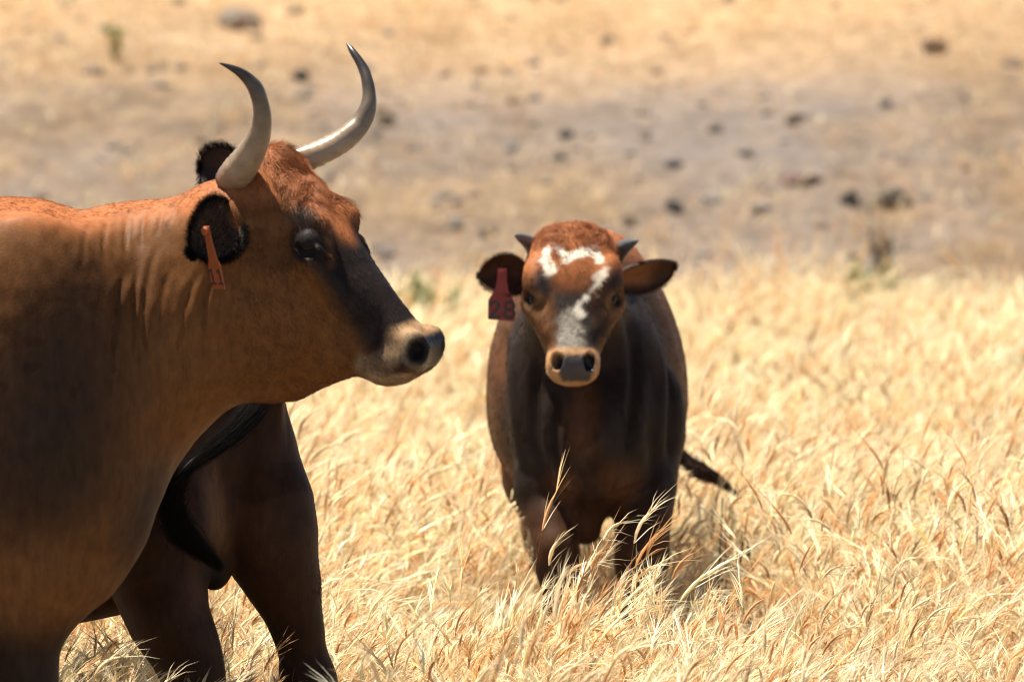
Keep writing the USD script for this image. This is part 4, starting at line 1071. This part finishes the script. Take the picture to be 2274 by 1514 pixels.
def instancer(path, protos, where, which, scale, angle, kind='stuff', tilt=None, **kw):
    pi = UsdGeom.PointInstancer.Define(stage, path)
    holder = UsdGeom.Scope.Define(stage, path + '/prototypes')
    rel = pi.CreatePrototypesRel()
    for n, (mesh, c, m) in enumerate(protos):
        p = obj('tuft', mesh, m, path + '/prototypes', color=c)
        rel.AddTarget(p)
    pi.CreateProtoIndicesAttr(Vt.IntArray.FromNumpy(np.asarray(which, np.int32)))
    pi.CreatePositionsAttr(Vt.Vec3fArray.FromNumpy(np.asarray(where, np.float32)))
    pi.CreateScalesAttr(Vt.Vec3fArray.FromNumpy(np.asarray(scale, np.float32)))
    h = np.asarray(angle) / 2
    pi.CreateOrientationsAttr(Vt.QuathArray([Gf.Quath(float(math.cos(a)), 0.0, 0.0, float(math.sin(a))) for a in h]))
    keys(pi.GetPrim(), kind=kind, **kw)

rng = np.random.default_rng(77)
protos = [(*tuft(100 + s, 25, 6, .19, .37), M_GRASS) for s in range(7)]
protos += [(*tuft(200 + s, 15, 8, .14, .27, .65, .1), M_GRASS) for s in range(3)]
protos += [(*tuft(300 + s, 7, 3, .33, .47, .85, .2), M_GRASS) for s in range(3)]
N = 19500
y = 15.4 + (44.0 - 15.4) * rng.random(N * 3) ** .9
half = .0535 * y + 1.75
x = rng.uniform(-1, 1, N * 3) * 4.2
keep = (np.abs(x) < half)
x, y = x[keep][:N], y[keep][:N]
gone = np.zeros(len(x), bool)
feet = [(l[-1][0], l[-1][1]) for l in bull_legs + legs2 + calf_legs]
for fx, fy in feet: gone |= (x - fx) ** 2 + (y - fy) ** 2 < .055 ** 2
n = meshkit.fbm(np.stack([x * .9, y * .5, 0 * x], 1), 3, 31)
gone |= rng.random(len(x)) < smoothstep(.55, .25, n) * .55
gone |= rng.random(len(x)) < smoothstep(40.5, 43.8, y + 3 * (n - .5))
gone |= (rng.random(len(x)) < .5) & (y < 18.6)
x, y, n = x[~gone], y[~gone], n[~gone]
u = np.clip(rng.random(len(x)) + .35 * (n - .5), 0, .999)
near_calf = np.exp(-(((x - CX) / .55) ** 2 + ((y - 21.5) / .75) ** 2) ** 2)
which = np.where(u < .66, rng.integers(0, 7, len(x)), np.where(u < .90, rng.integers(7, 10, len(x)), rng.integers(10, 13, len(x))))
sc = rng.uniform(.78, 1.12, len(x)) * (.58 + .85 * n) * (1 - .16 * near_calf)
lean = rng.normal(0, .35, len(x))
low = (np.abs(x - CX) < .52) & (y > 19.9) & (y < 22.35)
which = np.where(low & (which >= 10) & (rng.random(len(x)) < .9), 7, which)
sc = np.where(low, sc * .68, sc)
sc = sc * (1 - .16 * smoothstep(35, 40, y))
sc = np.where((x < -.25) & (y < 20.2), sc * .84, sc)
which = np.where((x < -.25) & (y < 19.5) & (which >= 10) & (rng.random(len(x)) < .5), 8, which)
instancer('/World/grass', protos, np.stack([x, y, terrain(x, y)], 1), which, np.stack([sc, sc, sc * rng.uniform(.85, 1.1, len(x))], 1), np.where(rng.random(len(x)) < .6, lean, rng.uniform(0, 6.28, len(x))),
    category='grass', label='tall dry straw-coloured grass with bearded seed heads covering the field')
# ---------------------------------------------------------------- stones, weeds and low growth on the slope
M_STONE = mat('stone', {'g': ('geometry', {}), 'n': ('noise_texture', {'scale': 14.0, 'detail': 5.0}), 'o': ('attribute', {'attribute': 'coat'}),
    'r': ('map_range', {'from_min': .3, 'from_max': .7, 'to_min': .6, 'to_max': 1.3}), 'c': ('combine_color', {}), 'x': ('mix', {'mix_type': 'multiply', 'fac': 1.0}),
    'b': ('bump', {'strength': .7, 'distance': .02}), 'p': ('principled_bsdf', {'roughness': .9})},
    [('g.position', 'n.vector'), ('n.fac', 'r.value'), ('r.result', 'c.r'), ('r.result', 'c.g'), ('r.result', 'c.b'), ('o.color', 'x.color1'), ('c.color', 'x.color2'), ('x.color', 'p.base_color'), ('n.fac', 'b.height'), ('b.normal', 'p.normal')])
def stone_mesh(seed, w, h, sub=3):
    m = trimesh.creation.icosphere(sub, 1.0); v = np.array(m.vertices)
    n = meshkit.fbm(v * 1.3 + seed * 7.1, 3, seed); m2 = meshkit.noise(v * 3.1 + seed, seed + 3)
    v = v * (.65 + .55 * n + .16 * m2)[:, None]
    cut = np.random.default_rng(seed)
    for _ in range(5):                                        # broken faces
        d = cut.normal(0, 1, 3); d /= np.linalg.norm(d); o = cut.uniform(.62, .85)
        over = np.maximum(v @ d - o, 0); v = v - over[:, None] * d * .85
    v = v / np.ptp(v, axis=0) * [w, w * .75, h]
    v[:, 2] -= v[:, 2].min() + h * .34
    return trimesh.Trimesh(v, m.faces, process=False)
DARKST, MIDST, PALEST = np.array([.026, .023, .020]), np.array([.095, .083, .073]), np.array([.26, .23, .20])
for n, (u, v, w, asp, c, label) in enumerate([
    (532, 52, 104, .50, MIDST * 1.3, 'broad grey rock high on the slope left of the horn tips, the widest stone'),
    (665, 172, 40, .8, DARKST * 1.6, 'small dark stone on the slope between the two horns'),
    (858, 272, 48, .8, DARKST * 1.3, 'dark round stone just right of the far horn'),
    (205, 158, 50, .4, MIDST * 1.4, 'low grey stone left of the near horn, by the small green bush'),
    (352, 190, 60, .35, MIDST * 1.6, 'flat grey stone on the slope left of the near horn tip'),
    (2072, 112, 62, .6, DARKST * 1.2, 'dark stone high on the slope at the upper right'),
    (2250, 145, 52, .45, MIDST * 1.2, 'brownish stone at the right edge of the picture, upper right'),
    (1760, 272, 34, .9, DARKST * 2.6, 'small upright dark stone at mid slope, above the flat reddish slab'),
    (1588, 288, 36, .7, MIDST, 'small dark stone at mid slope, left of the upright one'),
    (1256, 300, 36, .7, MIDST, 'dark stone on the slope above the crown of the young bull'),
    (1655, 345, 40, .6, MIDST * 1.4, 'grey stone on the slope between the upright stone and the red slab'),
    (1497, 364, 44, .6, MIDST * 1.4, 'grey stone up the slope from the small black one right of the young bull'),
    (1778, 402, 104, .24, np.array([.11, .065, .052]), 'long flat reddish slab lying on the slope'),
    (1886, 446, 48, .9, DARKST, 'dark stone between the red slab and the shade-black boulder'),
    (1990, 448, 92, .52, DARKST * .3, 'boulder painted black as overhang shade, darkest and largest of the right-hand stones'),  # near-black colour puts the shade of an overhang into the stone
    (1497, 468, 42, .85, DARKST * .9, 'small black stone up and right of the right horn of the young bull'),
    (1396, 494, 40, .7, DARKST * 1.8, 'small grey stone just above the right horn of the young bull'),
    (1085, 520, 42, .7, DARKST * 1.6, 'dark stone just left of the young bull and above its left ear'),
    (1016, 503, 36, .6, MIDST * 1.2, 'grey stone at the slope foot, left of the dark one by the ear'),
    (842, 556, 42, .6, MIDST * 1.1, 'grey stone at the slope foot right of the brow of the horned bull'),
    (1582, 446, 46, .5, PALEST, 'pale stone on the slope, right of the small black one'),
    (1690, 462, 58, .4, PALEST * .95, 'pale flat stone on the slope below the reddish slab')]):
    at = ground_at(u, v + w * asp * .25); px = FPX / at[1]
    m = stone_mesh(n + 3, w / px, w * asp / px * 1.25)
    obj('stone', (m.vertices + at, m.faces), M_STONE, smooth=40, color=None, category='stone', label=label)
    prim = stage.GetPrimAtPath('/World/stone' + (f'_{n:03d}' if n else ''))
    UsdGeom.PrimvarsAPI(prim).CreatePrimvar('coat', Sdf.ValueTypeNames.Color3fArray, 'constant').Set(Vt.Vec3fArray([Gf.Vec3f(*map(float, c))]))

def scatter(seed, count, y0, y1, power=1.0):
    r = np.random.default_rng(seed); y = y0 + (y1 - y0) * r.random(count * 3) ** power
    x = r.uniform(-1, 1, count * 3) * 7.5
    k = np.abs(x) < .0535 * y + 2.6
    return r, x[k][:count], y[k][:count]
# clods and pebbles
pr = []
for s in range(5):
    m = stone_mesh(60 + s, .075, .05, 2)
    pr.append(((m.vertices, m.faces), np.tile([MIDST * 1.7, MIDST * 1.9, PALEST * .65, np.array([.15, .11, .08]), MIDST * 1.45][s], (len(m.vertices), 1)), M_STONE))
r, x, y = scatter(5, 2200, 40, 60)
nn = meshkit.fbm(np.stack([x * .5, y * .35, 0 * x], 1), 3, 12)
k = r.random(len(x)) < smoothstep(.36, .62, nn)
x, y = x[k], y[k]; sc = r.uniform(.3, 1.15, len(x)) ** 2
instancer('/World/scattered_pebbles', pr, np.stack([x, y, terrain(x, y)], 1), r.integers(0, 5, len(x)), np.stack([sc, sc, sc], 1), r.uniform(0, 6.28, len(x)), category='pebbles', label='pebbles and clods scattered over the bare slope')
# low dry growth on the slope, thicker towards the top
pr = [(*tuft(400 + s, 5, 16, .05, .16, .3, .12, .07), M_GRASS) for s in range(5)]
r, x, y = scatter(6, 11000, 41, 66)
nn = meshkit.fbm(np.stack([x * .7, y * .4, 0 * x], 1), 3, 52)
k = r.random(len(x)) < np.clip(.17 + .9 * smoothstep(50.5, 55, y + 5 * (nn - .5)) + .55 * smoothstep(.52, .68, nn) + smoothstep(43.5, 41.5, y), 0, 1)
x, y = x[k], y[k]; sc = r.uniform(.6, 1.3, len(x))
instancer('/World/slope_grass', pr, np.stack([x, y, terrain(x, y)], 1), r.integers(0, 5, len(x)), np.stack([sc, sc, sc], 1), r.uniform(0, 6.28, len(x)), category='grass', label='sparse short dry grass on the stony slope behind the field')

# weeds
def weed(name, at, height, stems, spread, colors, lean, leaves, leaf_len, branch, width, seed, label, leafc=None):
    r = np.random.default_rng(seed); S, L = Builder(), Builder()
    for _ in range(stems):
        az = r.uniform(0, 6.283); out = np.array([math.cos(az), math.sin(az), 0]); h = height * r.uniform(.7, 1)
        t = np.linspace(0, 1, 8)[:, None]
        P = out * spread * (.25 + .75 * t ** 1.5) * r.uniform(.3, 1) + np.array([0, 0, h]) * t + r.normal(0, .01, 3) * np.sin(t * 4)
        c = np.asarray(colors) * r.uniform(.7, 1.3)
        v, f = tube(P, np.linspace(width, width * .4, 8), 5); S.add(v, f, c)
        for _ in range(branch):
            i = r.integers(2, 7); d = unit(r); d[2] = abs(d[2]) * .6 + .1; d /= np.linalg.norm(d)
            q = np.linspace(0, 1, 6)[:, None]; bl = height * r.uniform(.15, .35)
            Q = P[i] + d * bl * q + np.array([0, 0, -lean]) * bl * q ** 2.2
            v, f = tube(Q, np.linspace(width * .7, width * .3, 6), 4); S.add(v, f, c)
            for _ in range(leaves):
                blade(L, r, Q[r.integers(1, 6)], leaf_len * r.uniform(.6, 1.2), np.asarray(leafc if leafc is not None else colors), leaf_len * .14)
        for _ in range(leaves):
            blade(L, r, P[r.integers(1, 7)], leaf_len * r.uniform(.6, 1.2), np.asarray(leafc if leafc is not None else colors), leaf_len * .14)
    t = thing(name, at, category='weed', label=label)
    m, c = S.get(); obj('stem', m, M_GRASS, t, color=c)
    if L.n:
        m, c = L.get(); obj('foliage', m, M_GRASS, t, color=c)
def base(u, y): p = unproject(u, 800, y); return np.array([p[0], y, float(terrain(p[0], y))])
weed('dry_weed', base(1618, 22.3), .48, 4, .06, (.085, .078, .052), 1.1, 2, .06, 5, .0035, 1, 'grey skeletal weed with arching twigs in the grass beside the young bull')
weed('dry_weed', base(1958, 41.8), .62, 15, .06, (.12, .10, .072), .2, 4, .07, 3, .0045, 2, 'tall grey-brown weed at the far edge of the field, right of the young bull')
weed('green_weed', base(1925, 40.6), .46, 20, .16, (.15, .19, .06), .3, 10, .12, 2, .003, 3, 'green weed at the foot of the tall grey weed', (.16, .22, .07))
weed('green_weed', base(935, 37.5), .50, 22, .20, (.19, .24, .09), .3, 9, .12, 2, .003, 4, 'pale green weed in the field right of the nose of the horned bull', (.18, .25, .08))
weed('green_weed', base(1664, 31.5), .42, 9, .06, (.15, .19, .06), .3, 8, .08, 2, .003, 6, 'small green weed in the grass right of the shoulder of the young bull', (.16, .24, .08))
weed('green_weed', base(2268, 31.5), .44, 9, .06, (.17, .19, .07), .3, 6, .06, 2, .003, 7, 'green weed in the grass at the right edge of the picture', (.15, .24, .08))
weed('green_bush', ground_at(255, 138), .20, 10, .07, (.22, .24, .08), .3, 7, .06, 2, .003, 8, 'small yellow-green bush on the slope at the upper left', (.26, .30, .09))
